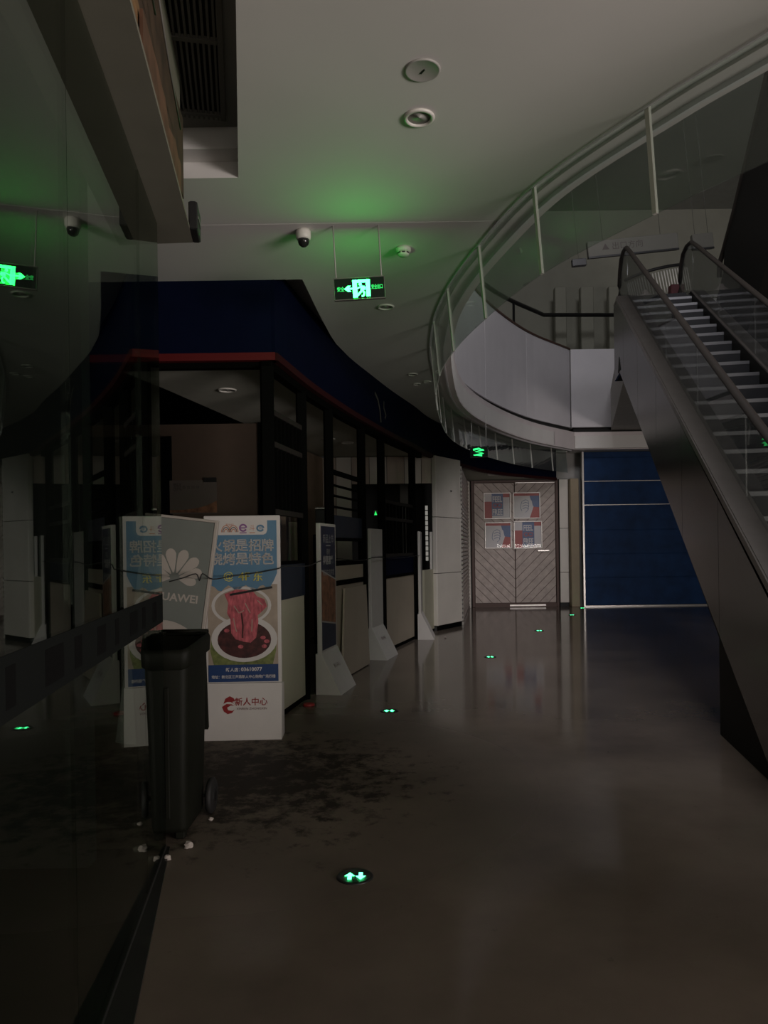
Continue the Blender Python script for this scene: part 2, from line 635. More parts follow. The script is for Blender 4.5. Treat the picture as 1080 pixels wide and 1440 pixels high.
L0 = LIP
m = MB()
wall_strip(m, offset(VOID, 0.05), L0, ZC - 0.02, ZC + 0.40)
par = struct(m.build('wall_parapet', 'band_paint'), 'curved white slab edge round the atrium')
m = MB()
wall_strip(m, offset(VOID, -0.02), offset(VOID, 0.10), ZC + 0.40, ZC + 0.52)
m.build('shadow_gap', 'void_dark', par)
# parapet panels between upright joints
top_c = offset(VOID, 0.14)
top_b = offset(VOID, 0.02)
start = 0
segs = [0, 12, 18, 24, 30, 36, 42, 48, 54, 60, 66, 72]
for a, c in zip(segs, segs[1:]):
    m = MB()
    A, B = top_b[a:c + 1], top_c[a:c + 1]
    B = list(B)
    B[-1] = B[-1] + (B[-2] - B[-1]).normalized() * 0.012
    wall_strip(m, A, B, ZC + 0.52, 6.25)
    m.build('parapet_panel', 'parapet_paint', par)
m = MB()
wall_strip(m, offset(VOID, 0.0), offset(VOID, 0.16), 6.25, 6.29)
m.build('coping', 'skirt_brown', par)
# square return of the slab edge, facing the camera
m = MB()
ex, ey = L0[-1].x, L0[-1].y
m.box(ex - 0.02, 9.5, ey - 0.0, ey + 0.3, ZC - 0.02, ZC + 0.40)
m.build('band', 'band_paint', par)
m = MB()
m.box(ex, 9.5, ey + 0.10, ey + 0.3, ZC + 0.40, ZC + 0.52)
m.build('shadow_gap', 'void_dark', par)
m = MB()
m.box(ex - 0.06, 9.5, ey + 0.02, ey + 0.3, ZC + 0.52, 6.25)
m.build('parapet_panel', 'parapet_paint', par)

# gallery slab that carries the escalator head
m = MB()
m.prism([(3.86, 11.62), (5.35, 11.32), (12, 10.6), (12, 17.95), (5.55, 17.95)], 4.3, 5.28)
struct(m.build('floor_gallery', 'wall_grey'))

# upper storey: back wall, ceiling
m = MB()
m.box(0, 12, 20.4, 20.6, 4.2, 10.9)
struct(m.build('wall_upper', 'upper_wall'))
m = MB()
m.box(-3, 5.2, 0, 20.6, 10.75, 10.95)
m.box(5.2, 12, 11.5, 20.6, 10.75, 10.95)
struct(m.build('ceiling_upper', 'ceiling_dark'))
m = MB()
m.box(-3.1, 0.3, 0, 20.6, 6.3, 10.9)
struct(m.build('wall_upper', 'upper_wall'), 'upper wall left of the atrium')
m = MB()
m.box(12, 12.2, -9, 24, -0.2, 10.9)
struct(m.build('wall_right', 'wall_grey'))
m = MB()
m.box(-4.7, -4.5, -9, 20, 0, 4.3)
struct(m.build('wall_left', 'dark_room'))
m = MB()
m.box(2.0, 12, 18.7, 18.9, 0, 3.9)
struct(m.build('wall_far', 'wall_grey'))

# ------------------------------------------------------------------ fascia
fa = thing('shop_fascia', 'dark blue curved fascia with a red lower edge above the wooden shopfront', 'fascia', (0, 0, 0))
m = MB()
wall_strip(m, offset(FASC, -0.05), offset(FASC, 0.03), ZR, ZC + 0.12)
m.build('curved_board', 'navy', fa)
m = MB()
m.box(-4.4, -0.955, 6.42, 6.5, ZR, ZC + 0.02)
m.build('front_board', 'navy', fa)
m = MB()
wall_strip(m, offset(FASC, -0.04), offset(FASC, 0.05), ZR - 0.05, ZR + 0.015)
m.build('red_edge', 'red_trim_shaded', fa)  # same red trim, the curved side's shade put into its colour
m = MB()
m.box(-4.4, -0.92, 6.395, 6.5, ZR - 0.05, ZR + 0.015)
m.build('red_edge', 'red_trim', fa)
# worn strokes of an old sign on the curved board
i0 = min(range(len(FASC)), key=lambda i: abs(FASC[i].y - 10.35))
fp = FASC[i0]
ft = (FASC[i0 + 1] - FASC[i0 - 1]).normalized()
ang = math.atan2(ft.y, ft.x)
m = MB()
m.M = Matrix.Translation((fp.x, fp.y, 3.47)) @ Matrix.Rotation(ang, 4, 'Z')
band(m, [(-0.20, 0.17), (-0.05, 0.10), (0.04, -0.02), (0.09, -0.19)], 0.045, -0.036)
band(m, [(0.26, 0.14), (0.25, 0.04), (0.36, -0.05), (0.30, -0.10)], 0.04, -0.036)
m.build('sign_stroke', 'sign_grey', fa)

# ------------------------------------------------------------------ shopfront
POSTS = [(-0.955, 6.44), (-0.772, 7.464), (-0.57, 8.396), (-0.239, 9.72), (0.015, 10.626), (0.525, 12.285)]
POSTS = [(x - 0.045, y) for x, y in POSTS]
fr = thing('shopfront_frame', 'black timber shopfront frame of slim posts under the blue fascia', 'frame')
for i, (x, y) in enumerate(POSTS):
    m = MB()
    s = 0.048 if i else 0.055
    m.bbox(-s, s, -s, s, 0, 3.10, 0.005)
    m.build('post', 'black_wood', fr, (x, y, 0), (0, 0, 0.25))
m = MB()
inn = offset(FASC, -0.10)
out = offset(FASC, -0.01)
k = max(i for i, p in enumerate(FASC) if p.y < 13.3)
wall_strip(m, inn[:k], out[:k], 3.08, 3.15)
m.build('header', 'black_wood', fr)
m = MB()
m.box(-4.4, -0.95, 6.46, 6.54, 3.10, 3.15)
m.build('header', 'black_wood', fr)


def bay(i, j=None):
    """origin and turn of a bay: local +x runs along the shopfront, -y faces the mall"""
    a = Vector(POSTS[i])
    c = Vector(POSTS[i + 1]) if j is None else Vector(j)
    d = c - a
    return (a.x, a.y, 0), math.atan2(d.y, d.x), d.length


def lattice(label, i, z0, z1, zm, nbar, x_in=0.05):
    loc, rz, L = bay(i)
    t = thing('lattice_screen', label, 'screen', loc, rz)
    for z in (z0, zm, z1 - 0.05):
        m = MB()
        m.bbox(x_in, L - x_in, -0.022, 0.022, z, z + 0.05, 0.003)
        m.build('rail', 'dark_wood', t)
    for k in range(nbar):
        x = x_in + (L - 2 * x_in) * (k + 0.5) / nbar
        m = MB()
        m.bbox(x - 0.017, x + 0.017, -0.017, 0.017, z0 + 0.02, z1 - 0.02, 0.003)
        m.build('bar', 'black_wood', t)
    return t


def half_wall(label, i, panels, x0=0.05, x1=None, end=None):
    loc, rz, L = bay(i, end)
    t = thing('half_wall', label, 'partition', loc, rz)
    x1 = L - 0.05 if x1 is None else x1
    for nm, z0, z1, mt, y in panels:
        m = MB()
        m.bbox(x0, x1, y - 0.02, y + 0.03, z0, z1, 0.003)
        m.build(nm, mt, t)
    return t


lattice('dark wooden lattice of upright bars in the first shopfront bay', 0, 1.82, 2.75, 2.42, 8)
lattice('dark wooden lattice of upright bars in the far shopfront bay', 4, 1.38, 2.22, 1.92, 9)
hw0 = half_wall('half wall of blue-black band over pale green panel beside the hotpot poster', 0,
          [('base_strip', 0, 0.05, 'black_wood', 0.0), ('panel', 0.05, 1.05, 'beige_panel', 0.0), ('blue_band', 1.05, 1.37, 'navy_dull', -0.012), ('cap_rail', 1.37, 1.40, 'black_wood', 0.0)])
half_wall('half wall of tan panels behind the leaning board', 2,
          [('base_strip', 0, 0.05, 'black_wood', 0.0), ('panel', 0.05, 1.08, 'tan_panel', 0.0), ('mid_rail', 1.08, 1.14, 'black_wood', -0.01), ('panel', 1.14, 1.31, 'tan_panel', 0.0), ('cap_rail', 1.31, 1.37, 'black_wood', 0.0)])
half_wall('half wall of blue band over grey panel under the far lattice', 4,
          [('base_strip', 0, 0.05, 'black_wood', 0.0), ('panel', 0.05, 1.07, 'tan_panel', 0.0), ('rail', 1.07, 1.11, 'black_wood', -0.01), ('blue_band', 1.11, 1.38, 'navy', 0.0)])
half_wall('low beige half wall next to the white tiled pillar', 5,
          [('base_strip', 0, 0.04, 'black_wood', 0.0), ('panel', 0.04, 1.12, 'beige_panel', 0.0)], x0=0.62, x1=1.28, end=(0.90, 13.55))
# horizontal shelf rails of the third bay
loc, rz, L = bay(2)
t = thing('rail_screen', 'black screen of horizontal rails over a blue board in the middle bay', 'screen', loc, rz)
for z, h in ((2.37, 0.055), (2.235, 0.022), (2.115, 0.022), (1.985, 0.022)):
    m = MB()
    m.bbox(0.05, L - 0.05, -0.02, 0.02, z, z + h, 0.003)
    m.build('rail', 'black_wood', t)
m = MB()
m.bbox(0.05, L - 0.05, -0.016, 0.016, 1.64, 1.90, 0.003)
m.build('board', 'navy_dull', t)
m = MB()
m.bbox(0.05, L - 0.05, -0.022, 0.022, 1.60, 1.64, 0.003)
m.build('rail', 'black_wood', t)
# glass in the first bay under the lattice
loc, rz, L = bay(0)
m = MB()
m.box(0.06, L - 0.06, -0.004, 0.004, 1.40, 1.82)
m.build('glass_pane', 'poster_glass', hw0)
# loose board leaning on the third half wall
loc, rz, L = bay(2)
lb = MB()
lb.M = Matrix.Rotation(math.radians(-2.0), 4, 'X')
lb.plate([(0.12, 0.0), (1.30, 0.0), (1.30, 1.03), (0.36, 1.03)], -0.012, 0.012)
tag(lb.build('leaning_board', 'tan_panel', None, (loc[0] + 0.085, loc[1] - 0.02, 0.012), (0, 0, rz)), 'loose brown board with a slanted edge leaning on the tan half wall', 'board')

# ------------------------------------------------------------------ shop interior
m = MB()
m.box(-2.78, -1.62, 9.75, 9.83, 0, ZR - 0.02)
m.box(-4.5, -2.78, 9.75, 9.83, 3.03, ZR - 0.02)
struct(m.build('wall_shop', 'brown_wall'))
m = MB()
m.box(-1.64, -1.54, 9.72, 9.84, 0, ZR - 0.01)
struct(m.build('trim_1', 'black_wood'))
m = MB()
m.prism([(-1.90, 9.9), (-1.84, 9.9), (-1.10, 13.5), (-1.16, 13.5)], 0, ZR - 0.02)
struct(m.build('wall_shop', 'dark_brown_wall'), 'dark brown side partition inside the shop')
po = thing('wall_poster', 'faded framed poster with a red wave on the brown shop wall', 'poster', (-2.50, 9.745, 2.22))
m = MB()
m.box(-0.31, 0.31, -0.012, 0, -0.22, 0.22)
m.build('sheet', 'wall_print', po)
m = MB()
pts = [(-0.31, -0.2)] + [(-0.31 + 0.62 * i / 10, -0.17 + 0.12 * (i / 10) ** 3) for i in range(11)] + [(0.31, -0.21)]
flat(m, pts, -0.0135)
m.build('red_wave', 'poster_brown', po)
m = MB()
m.box(0.15, 0.31, -0.04, -0.012, 0.19, 0.25)
m.build('clip', 'black_plastic', po)
m = MB()
for k, sz in ((-0.21, 0.12), (-0.12, 0.05), (-0.06, 0.05), (0.0, 0.05), (0.06, 0.05)):
    put_text(m, '飘香食尚味'[int((k + 0.21) / 0.06)], sz, k, 0.13, -0.0137)
m.build('lettering', 'sign_ink', po)
# timber boards stored behind the first bay
for k, (x, y, wd, h, ln) in enumerate([(-1.36, 8.6, 0.24, 1.86, 0.03), (-1.22, 8.75, 0.2, 1.9, -0.02), (-1.08, 8.95, 0.22, 1.84, 0.02)]):
    m = MB()
    m.bbox(-wd / 2, wd / 2, -0.015, 0.015, 0, h, 0.004)
    tag(m.build('stored_board', 'dark_brown_wall' if k == 1 else 'stored_wood', None, (x, y, 0.0), (0, ln, 0.2)),
        ['brown board standing inside the shop nearest the corner post', 'darker middle board standing inside the shop', 'brown board standing inside the shop nearest the doorway'][k], 'board')
# tiled cross wall with the dark doorway
m = MB()
m.box(-1.16, -0.577, 13.56, 13.7, 0, 3.19)
m.box(-0.577, 0.968, 13.56, 13.7, 2.69, 3.19)
cw = struct(m.build('wall_cross', 'dark_room'))
xs = [-1.15, -0.86, -0.577, -0.25, 0.07, 0.39, 0.70, 0.968]
for q, (a, c) in enumerate(zip(xs, xs[1:])):
    m = MB()
    m.bbox(a + 0.004, c - 0.004, 13.53, 13.56, 2.69 if a > -0.6 else 0.02, 3.185, 0.003)
    m.build('tile', 'brown_tile' if q % 2 == 0 else 'white_tile', cw)
m = MB()
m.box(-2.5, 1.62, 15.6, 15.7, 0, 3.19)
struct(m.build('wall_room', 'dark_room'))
m = MB()
m.box(0.35, 0.52, 15.5, 15.59, 0, 2.95)
struct(m.build('trim_2', 'wall_grey'))
# narrow slit of daylight at the back of the dark doorway
t = thing('glowing_strip', 'narrow bright window slit at the back of the dark shop doorway', 'window', (0.905, 15.6, 1.22))
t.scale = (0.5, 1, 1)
m = MB()
for x0, x1, z0, z1 in ((-0.075, -0.055, 0, 1.2), (0.055, 0.075, 0, 1.2), (-0.055, 0.055, 0, 0.02), (-0.055, 0.055, 1.18, 1.2)):
    m.box(x0, x1, -0.04, 0, z0, z1)
for k in range(1, 11):
    m.box(-0.055, 0.055, -0.035, -0.02, k * 0.107, k * 0.107 + 0.02)
m.build('frame', 'black_plastic', t)
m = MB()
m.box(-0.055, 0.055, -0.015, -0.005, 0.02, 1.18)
m.build('pane', 'strip_glow', t)
# white board edge by the jamb
m = MB()
m.bbox(-0.03, 0.03, -0.03, 0.0, 0.0, 1.80, 0.004)
tag(m.build('upright_board', 'white_dim', None, (0.865, 13.53, 0.0)), 'narrow white upright board against the jamb left of the pillar', 'board')
m = MB()
m.box(-0.21, -0.12, 15.54, 15.6, 2.20, 2.32)
t = tag(m.build('exit_light', 'exit_black'), 'tiny green exit light deep in the dark shop doorway', 'sign')
m = MB()
flat(m, [(-0.195, 2.215), (-0.135, 2.215), (-0.15, 2.26), (-0.165, 2.305), (-0.18, 2.26)], 15.535)
m.build('glowing_face', 'exit_green_soft', t)
# steel water urn on a stand behind the second bay
ur = thing('steel_urn', 'black and steel drinks machine behind the second shopfront bay', 'appliance', (-0.98, 12.05, 0))
m = MB()
m.bbox(-0.16, 0.16, -0.16, 0.16, 0, 1.75, 0.01)
m.build('stand', 'black_wood', ur)
m = MB()
m.bbox(-0.12, 0.12, -0.12, 0.12, 1.75, 2.15, 0.01)
m.build('body', 'black_plastic', ur)
m = MB()
m.bbox(-0.13, 0.13, -0.13, 0.13, 2.15, 2.19, 0.008)
m.build('lid', 'bright_steel', ur)

# white tiled pillar
A = Vector((0.965, 13.44))
B = Vector((1.476, 14.24))
d = B - A
rz = math.atan2(d.y, d.x)
pl = MB()
pl.box(0, d.length, 0.03, 0.08, 0.0, 3.19)
pil = struct(pl.build('wall_pillar', 'dark_room', None, (A.x, A.y, 0), (0, 0, rz)), 'white tiled pillar at the end of the shopfront')
for z0, z1 in ((0.09, 1.035), (1.045, 2.065), (2.075, 3.185)):
    m = MB()
    m.bbox(0.0, d.length, 0.0, 0.03, z0, z1, 0.003)
    m.build('tile', 'white_tile', pil)
    m = MB()
    m.bbox(d.length, d.length + 0.03, 0.0, 0.08, z0, z1, 0.003)
    m.build('tile', 'white_tile', pil)
    m = MB()
    m.bbox(-0.02, 0.0, 0.0, 0.08, z0, z1, 0.003)
    m.build('tile', 'white_tile', pil)
m = MB()
m.box(0.01, d.length + 0.02, 0.005, 0.03, 0, 0.09)
m.build('plinth', 'black_wood', pil)
m = MB()
m.box(0.55, 0.60, -0.01, 0, 2.56, 2.585)
m.build('hook', 'black_plastic', pil)

# grey roller shutter along the side of the alcove
A = Vector((1.52, 14.45))
B = Vector((2.10, 18.4))
d = B - A
sh = thing('roller_shutter', 'grey slatted roller shutter along the alcove side beside the wooden door', 'shutter', (A.x, A.y, 0), math.atan2(d.y, d.x))
ns = 36
for k in range(ns):
    m = MB()
    z = 0.06 + k * 3.05 / ns
    h = 3.05 / ns
    m.loft([[(0, 0, z + 0.006), (0, -0.018, z + h * 0.35), (0, -0.018, z + h * 0.65), (0, 0, z + h - 0.006), (0, 0.012, z + h / 2)],
            [(d.length, 0, z + 0.006), (d.length, -0.018, z + h * 0.35), (d.length, -0.018, z + h * 0.65), (d.length, 0, z + h - 0.006), (d.length, 0.012, z + h / 2)]])
    m.build('slat', 'steel', sh)
m = MB()
m.bbox(d.length, d.length + 0.08, -0.05, 0.05, 0, 3.15, 0.005)
m.build('guide_rail', 'white_tile', sh)
m = MB()
m.box(0, d.length, -0.02, 0.02, 0, 0.06)
m.build('bottom_rail', 'steel', sh)

# ------------------------------------------------------------------ wooden double door
DY = 18.58
dr = thing('door_1', 'wooden double door of diagonal planks with four poster windows', 'door', (3.29, DY, 0))
dr['kind'] = 'structure'
W2, DH = 1.02, 3.12
m = MB()
m.box(-W2 - 0.06, W2 + 0.06, 0.03, 0.08, 0, 3.18)
m.build('backing', 'skirt_brown', dr)
m = MB()
for x0, x1 in ((-W2 - 0.07, -W2), (W2, W2 + 0.07)):
    m.bbox(x0, x1, -0.05, 0.05, 0, 3.18, 0.005)
m.bbox(-W2, W2, -0.05, 0.05, DH, 3.18, 0.005)
m.build('door_frame', 'skirt_brown', dr)
m = MB()
m.box(0.02, W2, -0.035, 0.0, DH - 0.012, DH + 0.012)
m.build('top_seal', 'bright_steel', dr)


def clip_poly(poly, x0, x1, z0, z1):
    def half(P, f, inter):
        out = []
        for i in range(len(P)):
            a, c = P[i], P[(i + 1) % len(P)]
            if f(a):
                out.append(a)
            if f(a) != f(c):
                out.append(inter(a, c))
        return out

    def ix(v):
        return lambda a, c: (v, a[1] + (c[1] - a[1]) * (v - a[0]) / (c[0] - a[0]))

    def iz(v):
        return lambda a, c: (a[0] + (c[0] - a[0]) * (v - a[1]) / (c[1] - a[1]), v)
    for f, t in ((lambda p: p[0] >= x0, ix(x0)), (lambda p: p[0] <= x1, ix(x1)), (lambda p: p[1] >= z0, iz(z0)), (lambda p: p[1] <= z1, iz(z1))):
        poly = half(poly, f, t)
        if len(poly) < 3:
            return None
    return poly


LEAVES = ((-W2 + 0.01, -0.012, -1), (0.012, W2 - 0.01, 1))
for x0, x1, sg in LEAVES:
    lf = MB()
    lf.box(x0, x1, -0.005, 0.025, 0.10, DH)
    leaf = lf.build('door_leaf', 'skirt_brown', dr)
    wd = 0.165
    k = -12
    while k < 24:
        zb = k * wd * 1.414
        g = 0.008
        a0, a1 = zb + g, zb + wd * 1.414 - g
        xa, xb = (x0, x1)
        ca = 0.0 if sg > 0 else (x1 - x0)
        # plank running at 45 degrees, low at the middle joint
        if sg > 0:
            P = [(x0, a0), (x1, a0 + (x1 - x0)), (x1, a1 + (x1 - x0)), (x0, a1)]
        else:
            P = [(x1, a0), (x1, a1), (x0, a1 + (x1 - x0)), (x0, a0 + (x1 - x0))]
        Q = clip_poly(P, x0, x1, 0.11, DH - 0.01)
        if Q:
            m = MB()
            m.plate(Q, -0.022 - 0.003 * (k % 3), -0.004)
            m.build('plank', 'door_wood', leaf)
        k += 1
m = MB()
m.box(-W2, W2, -0.04, 0.0, 0.0, 0.10)
m.build('kick_plate', 'skirt_brown', dr)
m = MB()
m.box(-0.15, 0.75, -0.043, -0.04, 0.02, 0.06)
m.build('worn_plate', 'frame_steel', dr)
# four framed windows with posters behind glass
WIN = [(-0.78, -0.10, 2.21, 2.87, 0, False), (-0.04, 0.64, 2.21, 2.87, 1, True), (-0.76, -0.09, 1.47, 2.13, 1, True), (-0.03, 0.68, 1.46, 2.15, 0, True)]
for q, (x0, x1, z0, z1, kind, bright) in enumerate(WIN):
    fm_ = MB()
    t_ = 0.024
    bt = 'bright_steel'
    fm_.bbox(x0, x1, -0.055, -0.025, z0, z0 + t_, 0.004)
    fm_.bbox(x0, x1, -0.055, -0.025, z1 - t_, z1, 0.004)
    fm_.bbox(x0, x0 + t_, -0.055, -0.025, z0 + t_, z1 - t_, 0.004)
    fm_.bbox(x1 - t_, x1, -0.055, -0.025, z0 + t_, z1 - t_, 0.004)
    wf = fm_.build('window_frame', 'frame_steel', dr)
    cx, cz = (x0 + x1) / 2, (z0 + z1) / 2
    hw, hh = (x1 - x0) / 2 - t_, (z1 - z0) / 2 - t_
    y = -0.032
    m = MB()
    m.M = Matrix.Translation((cx, 0, cz))
    m.cur = 0
    m.box(-hw, hw, y, y + 0.006, -hh, hh)
    if kind == 0:
        m.cur = 1
        flat(m, [(-hw, -hh), (-hw * 0.4, -hh), (-hw * 0.4, hh * 0.35), (-hw, hh * 0.35)], y - 0.0008)
        flat(m, [(hw * 0.35, hh * 0.7), (hw, hh * 0.7), (hw, hh), (hw * 0.35, hh)], y - 0.0008)
        m.cur = 2
        flat(m, [(-hw * 0.42, -hh * 0.8), (hw * 0.48, -hh * 0.8), (hw * 0.48, hh), (-hw * 0.42, hh)], y - 0.0010)
        m.cur = 0
        put_text(m, 'FEEL', 0.20, hw * 0.03, hh * 0.55, y - 0.0014, bold=0.006, sx=0.62)
        put_text(m, 'FREE', 0.20, hw * 0.03, -hh * 0.50, y - 0.0014, bold=0.006, sx=0.62)
        m.cur = 1
        band(m, ell(-hw * 0.13, 0.01, 0.055, 0.045, 14), 0.022, y - 0.0014)
        band(m, ell(hw * 0.20, 0.01, 0.055, 0.045, 14), 0.022, y - 0.0014)
    else:
        m.cur = 1
        flat(m, [(-hw, hh * 0.8), (hw, hh * 0.8), (hw, hh), (-hw, hh)], y - 0.0008)
        flat(m, [(hw * 0.25, -hh), (hw, -hh), (hw, -hh * 0.15), (hw * 0.55, -hh * 0.1)], y - 0.0008)
        m.cur = 2
        flat(m, [(hw * 0.25, hh * 0.8), (hw, hh * 0.8), (hw, -hh * 0.15), (hw * 0.55, -hh * 0.1), (hw * 0.4, hh * 0.2)], y - 0.0009)
        m.cur = 0
        fist = [(-0.12, -0.24), (0.06, -0.22), (0.12, -0.10), (0.15, 0.02), (0.13, 0.12), (0.06, 0.18), (-0.03, 0.19), (-0.10, 0.12), (-0.15, 0.0), (-0.16, -0.12)]
        flat(m, fist, y - 0.0012)
        m.cur = 3
        for dz in (0.11, 0.045, -0.02, -0.085):
            band(m, [(-0.10 + 0.02 * dz, dz), (-0.03, dz + 0.035), (0.03, dz + 0.02), (0.05, dz - 0.015)], 0.012, y - 0.0016)
        band(m, [(-0.11, 0.11), (-0.14, 0.03), (-0.15, -0.06), (-0.12, -0.13)], 0.012, y - 0.0016)
        band(m, [(0.05, 0.10), (0.055, -0.02), (0.02, -0.13), (-0.03, -0.17)], 0.010, y - 0.0016)
    m.build('poster_sheet', ['door_paper', 'door_red', 'door_blue', 'door_blue'], wf)
    m = MB()
    m.M = Matrix.Translation((cx, 0, cz))
    m.box(-hw, hw, -0.0405, -0.0375, -hh, hh)
    m.build('pane', 'poster_glass', wf)
m = MB()
m.bbox(0.55, 0.84, -0.09, -0.06, 1.385, 1.425, 0.006)
m.box(0.58, 0.60, -0.06, -0.02, 1.395, 1.415)
m.box(0.78, 0.80, -0.06, -0.02, 1.395, 1.415)
m.build('door_handle', 'steel', dr)

# pilasters right of the door
m = MB()
m.box(4.40, 4.62, 18.52, 18.7, 0, 3.19)
pr = struct(m.build('wall_pilaster', 'dark_room'), 'narrow white tiled pilaster right of the wooden door')
for z0, z1 in ((0.1, 0.85), (0.86, 1.95), (1.96, 3.18)):
    m = MB()
    m.bbox(4.40, 4.62, 18.49, 18.52, z0, z1, 0.003)
    m.build('tile', 'white_tile', pr)
m = MB()
m.bbox(4.63, 4.84, 18.30, 18.7, 0, 3.18, 0.01)
struct(m.build('wall_pilaster', 'beige_column'), 'beige pilaster beside the blue shutter')

# blue shutter of horizontal panels
bs = thing('blue_shutter', 'dark blue shutter of wide horizontal panels under the escalator', 'shutter', (4.9, 18.25, 0))
zs = [0.03, 0.717, 1.304, 1.891, 2.513, 3.10, 3.687, 3.83]
for k, (a, c) in enumerate(zip(zs, zs[1:])):
    m = MB()
    m.bbox(0.05, 5.6, 0, 0.05, a + 0.008, c - 0.008, 0.006)
    m.build('panel', 'shutter_blue', bs)
for k, z in enumerate(zs[1:-1]):
    m = MB()
    m.box(0.05, 5.6, -0.006, 0.03, z - 0.008, z + 0.008)
    o = m.build('seam_strip', 'bright_steel' if k in (3, 4) else 'shutter_blue', bs)
m = MB()
m.bbox(0.0, 0.05, -0.04, 0.06, 0, 3.83, 0.005)
m.build('guide_rail', 'steel', bs)
m = MB()
m.box(0.05, 5.6, -0.02, 0.06, 0, 0.03)
m.build('bottom_rail', 'steel', bs)

# ------------------------------------------------------------------ glass smoke barrier hanging from the ceiling edge
gb = thing('glass_barrier', 'clear curved glass smoke barrier hanging from the atrium ceiling edge', 'barrier', (0, 0, 0))
GL = VOID
# walk the curve and cut it into panels
cum = [0.0]
for a, c in zip(GL, GL[1:]):
    cum.append(cum[-1] + (c - a).length)


def along(s_):
    s_ = max(0, min(cum[-1], s_))
    for i in range(len(GL) - 1):
        if cum[i + 1] >= s_:
            f = (s_ - cum[i]) / (cum[i + 1] - cum[i])
            p = GL[i].lerp(GL[i + 1], f)
            t = (GL[i + 1] - GL[i]).normalized()
            return p, Vector((t.y, -t.x))
    return GL[-1], Vector((1, 0))


sj = min(range(len(GL)), key=lambda i: (GL[i] - Vector((1.444, 3.963))).length)
s0 = cum[sj]
pitch = 0.965
cuts = sorted([s0 + k * pitch for k in range(-5, 20) if 0 <= s0 + k * pitch <= cum[-1]])
cuts.append(cum[-1])
for a, c in zip(cuts, cuts[1:]):
    m = MB()
    rings = []
    m.sm = False
    for k in range(5):
        p, nrm = along(a + 0.012 + (c - a - 0.024) * k / 4)
        q0, q1 = p - nrm * 0.005, p + nrm * 0.005
        q2, q3 = q1 + nrm * 0.05, q0 + nrm * 0.05
        rings.append([(q0.x, q0.y, ZC), (q1.x, q1.y, ZC), (q2.x, q2.y, 3.285), (q3.x, q3.y, 3.285)])
    m.loft(rings)
    m.build('glass_panel', 'barrier_glass', gb)
for s_ in cuts[:-1]:
    p, nrm = along(s_)
    t = Vector((-nrm.y, nrm.x))
    m = MB()
    q = p + nrm * 0.0
    r = p + nrm * 0.05
    h = 0.014
    m.loft([[(q.x - t.x * h - nrm.x * .009, q.y - t.y * h - nrm.y * .009, ZC), (q.x + t.x * h - nrm.x * .009, q.y + t.y * h - nrm.y * .009, ZC), (q.x + t.x * h + nrm.x * .009, q.y + t.y * h + nrm.y * .009, ZC), (q.x - t.x * h + nrm.x * .009, q.y - t.y * h + nrm.y * .009, ZC)],
            [(r.x - t.x * h - nrm.x * .009, r.y - t.y * h - nrm.y * .009, 3.285), (r.x + t.x * h - nrm.x * .009, r.y + t.y * h - nrm.y * .009, 3.285), (r.x + t.x * h + nrm.x * .009, r.y + t.y * h + nrm.y * .009, 3.285), (r.x - t.x * h + nrm.x * .009, r.y - t.y * h + nrm.y * .009, 3.285)]])
    m.build('joint_strip', 'white_dim', gb)
# trims along the ceiling edge
m = MB()
wall_strip(m, offset(VOID, -0.02), offset(VOID, -0.008), ZC - 0.012, ZC)
m.build('edge_bead', 'parapet_paint', gb)
m = MB()
wall_strip(m, offset(VOID, 0.14), offset(VOID, 0.16), ZC - 0.05, ZC - 0.02)
m.build('edge_bead', 'parapet_paint', gb)

# ------------------------------------------------------------------ escalators
EX, EY, EZ = 3.66, 11.44, 5.32
kk = 0.187
ea = math.atan2(1, kk) - PI / 2
SL = 0.606 / math.hypot(1, kk)
Wd = 1.26


def zn(v):
    return EZ + SL * v


es = thing('escalator', 'dim steel escalator with dusty glass sides rising to the upper gallery', 'escalator', (EX, EY, 0), ea)
V0 = -EZ / SL + 0.05          # where the incline meets the floor
TR = 1.18 * 1.0


def side_outline(top_off):
    """truss side in (v,z)"""
    return [(0.45, EZ + top_off), (0.0, EZ + top_off), (V0 + 0.1, 0.13), (V0 - 0.7, 0.13), (V0 - 0.7, 0.0), (V0 + (TR + 0.0) / SL, 0.0), (-0.18, EZ - TR), (0.45, EZ - TR)]


# outer cladding panels left and right, split by upright seams
cuts_v = [0.45, -0.6, -1.9, -3.2, -4.5, -5.8, -7.1, -8.4, V0 - 0.7]


def clip_v(P, a, c):
    return clip_poly(P, a, c, -1, 9)


for x0, x1, nm in ((0.0, 0.03, 'cladding_panel'), (Wd - 0.03, Wd, 'cladding_panel')):
    for c, a in zip(cuts_v, cuts_v[1:]):
        top = []
        vs = [a + 0.004, c - 0.004]
        pts_t, pts_b = [], []
        for v in (vs[0], max(min(0.0, vs[1]), vs[0]), vs[1]):
            zt = EZ if v >= 0 else max(0.13, zn(v))
            pts_t.append((v, zt - 0.01))
        for v in (vs[0], max(min(-0.18, vs[1]), vs[0]), vs[1]):
            zb = EZ - TR if v >= -0.18 else max(0.0, zn(v + 0.18) - TR)
            pts_b.append((v, zb))
        P = pts_b + pts_t[::-1]
        Q = []
        for p in P:
            if not Q or (abs(p[0] - Q[-1][0]) + abs(p[1] - Q[-1][1])) > 1e-5:
                Q.append(p)
        m = MB()
        m.plate_x(Q, x0, x1)
        m.build(nm, 'clad_steel', es)
m = MB()
m.plate_x([(0.45, EZ - TR), (-0.18, EZ - TR), (V0 + TR / SL, 0.0), (V0 + TR / SL - 0.2, 0.0), (V0 + 0.4, 0.05), (-0.2, EZ - 0.35), (0.45, EZ - 0.35)], 0.03, Wd - 0.03)
m.build('truss', 'dark_cladding', es)
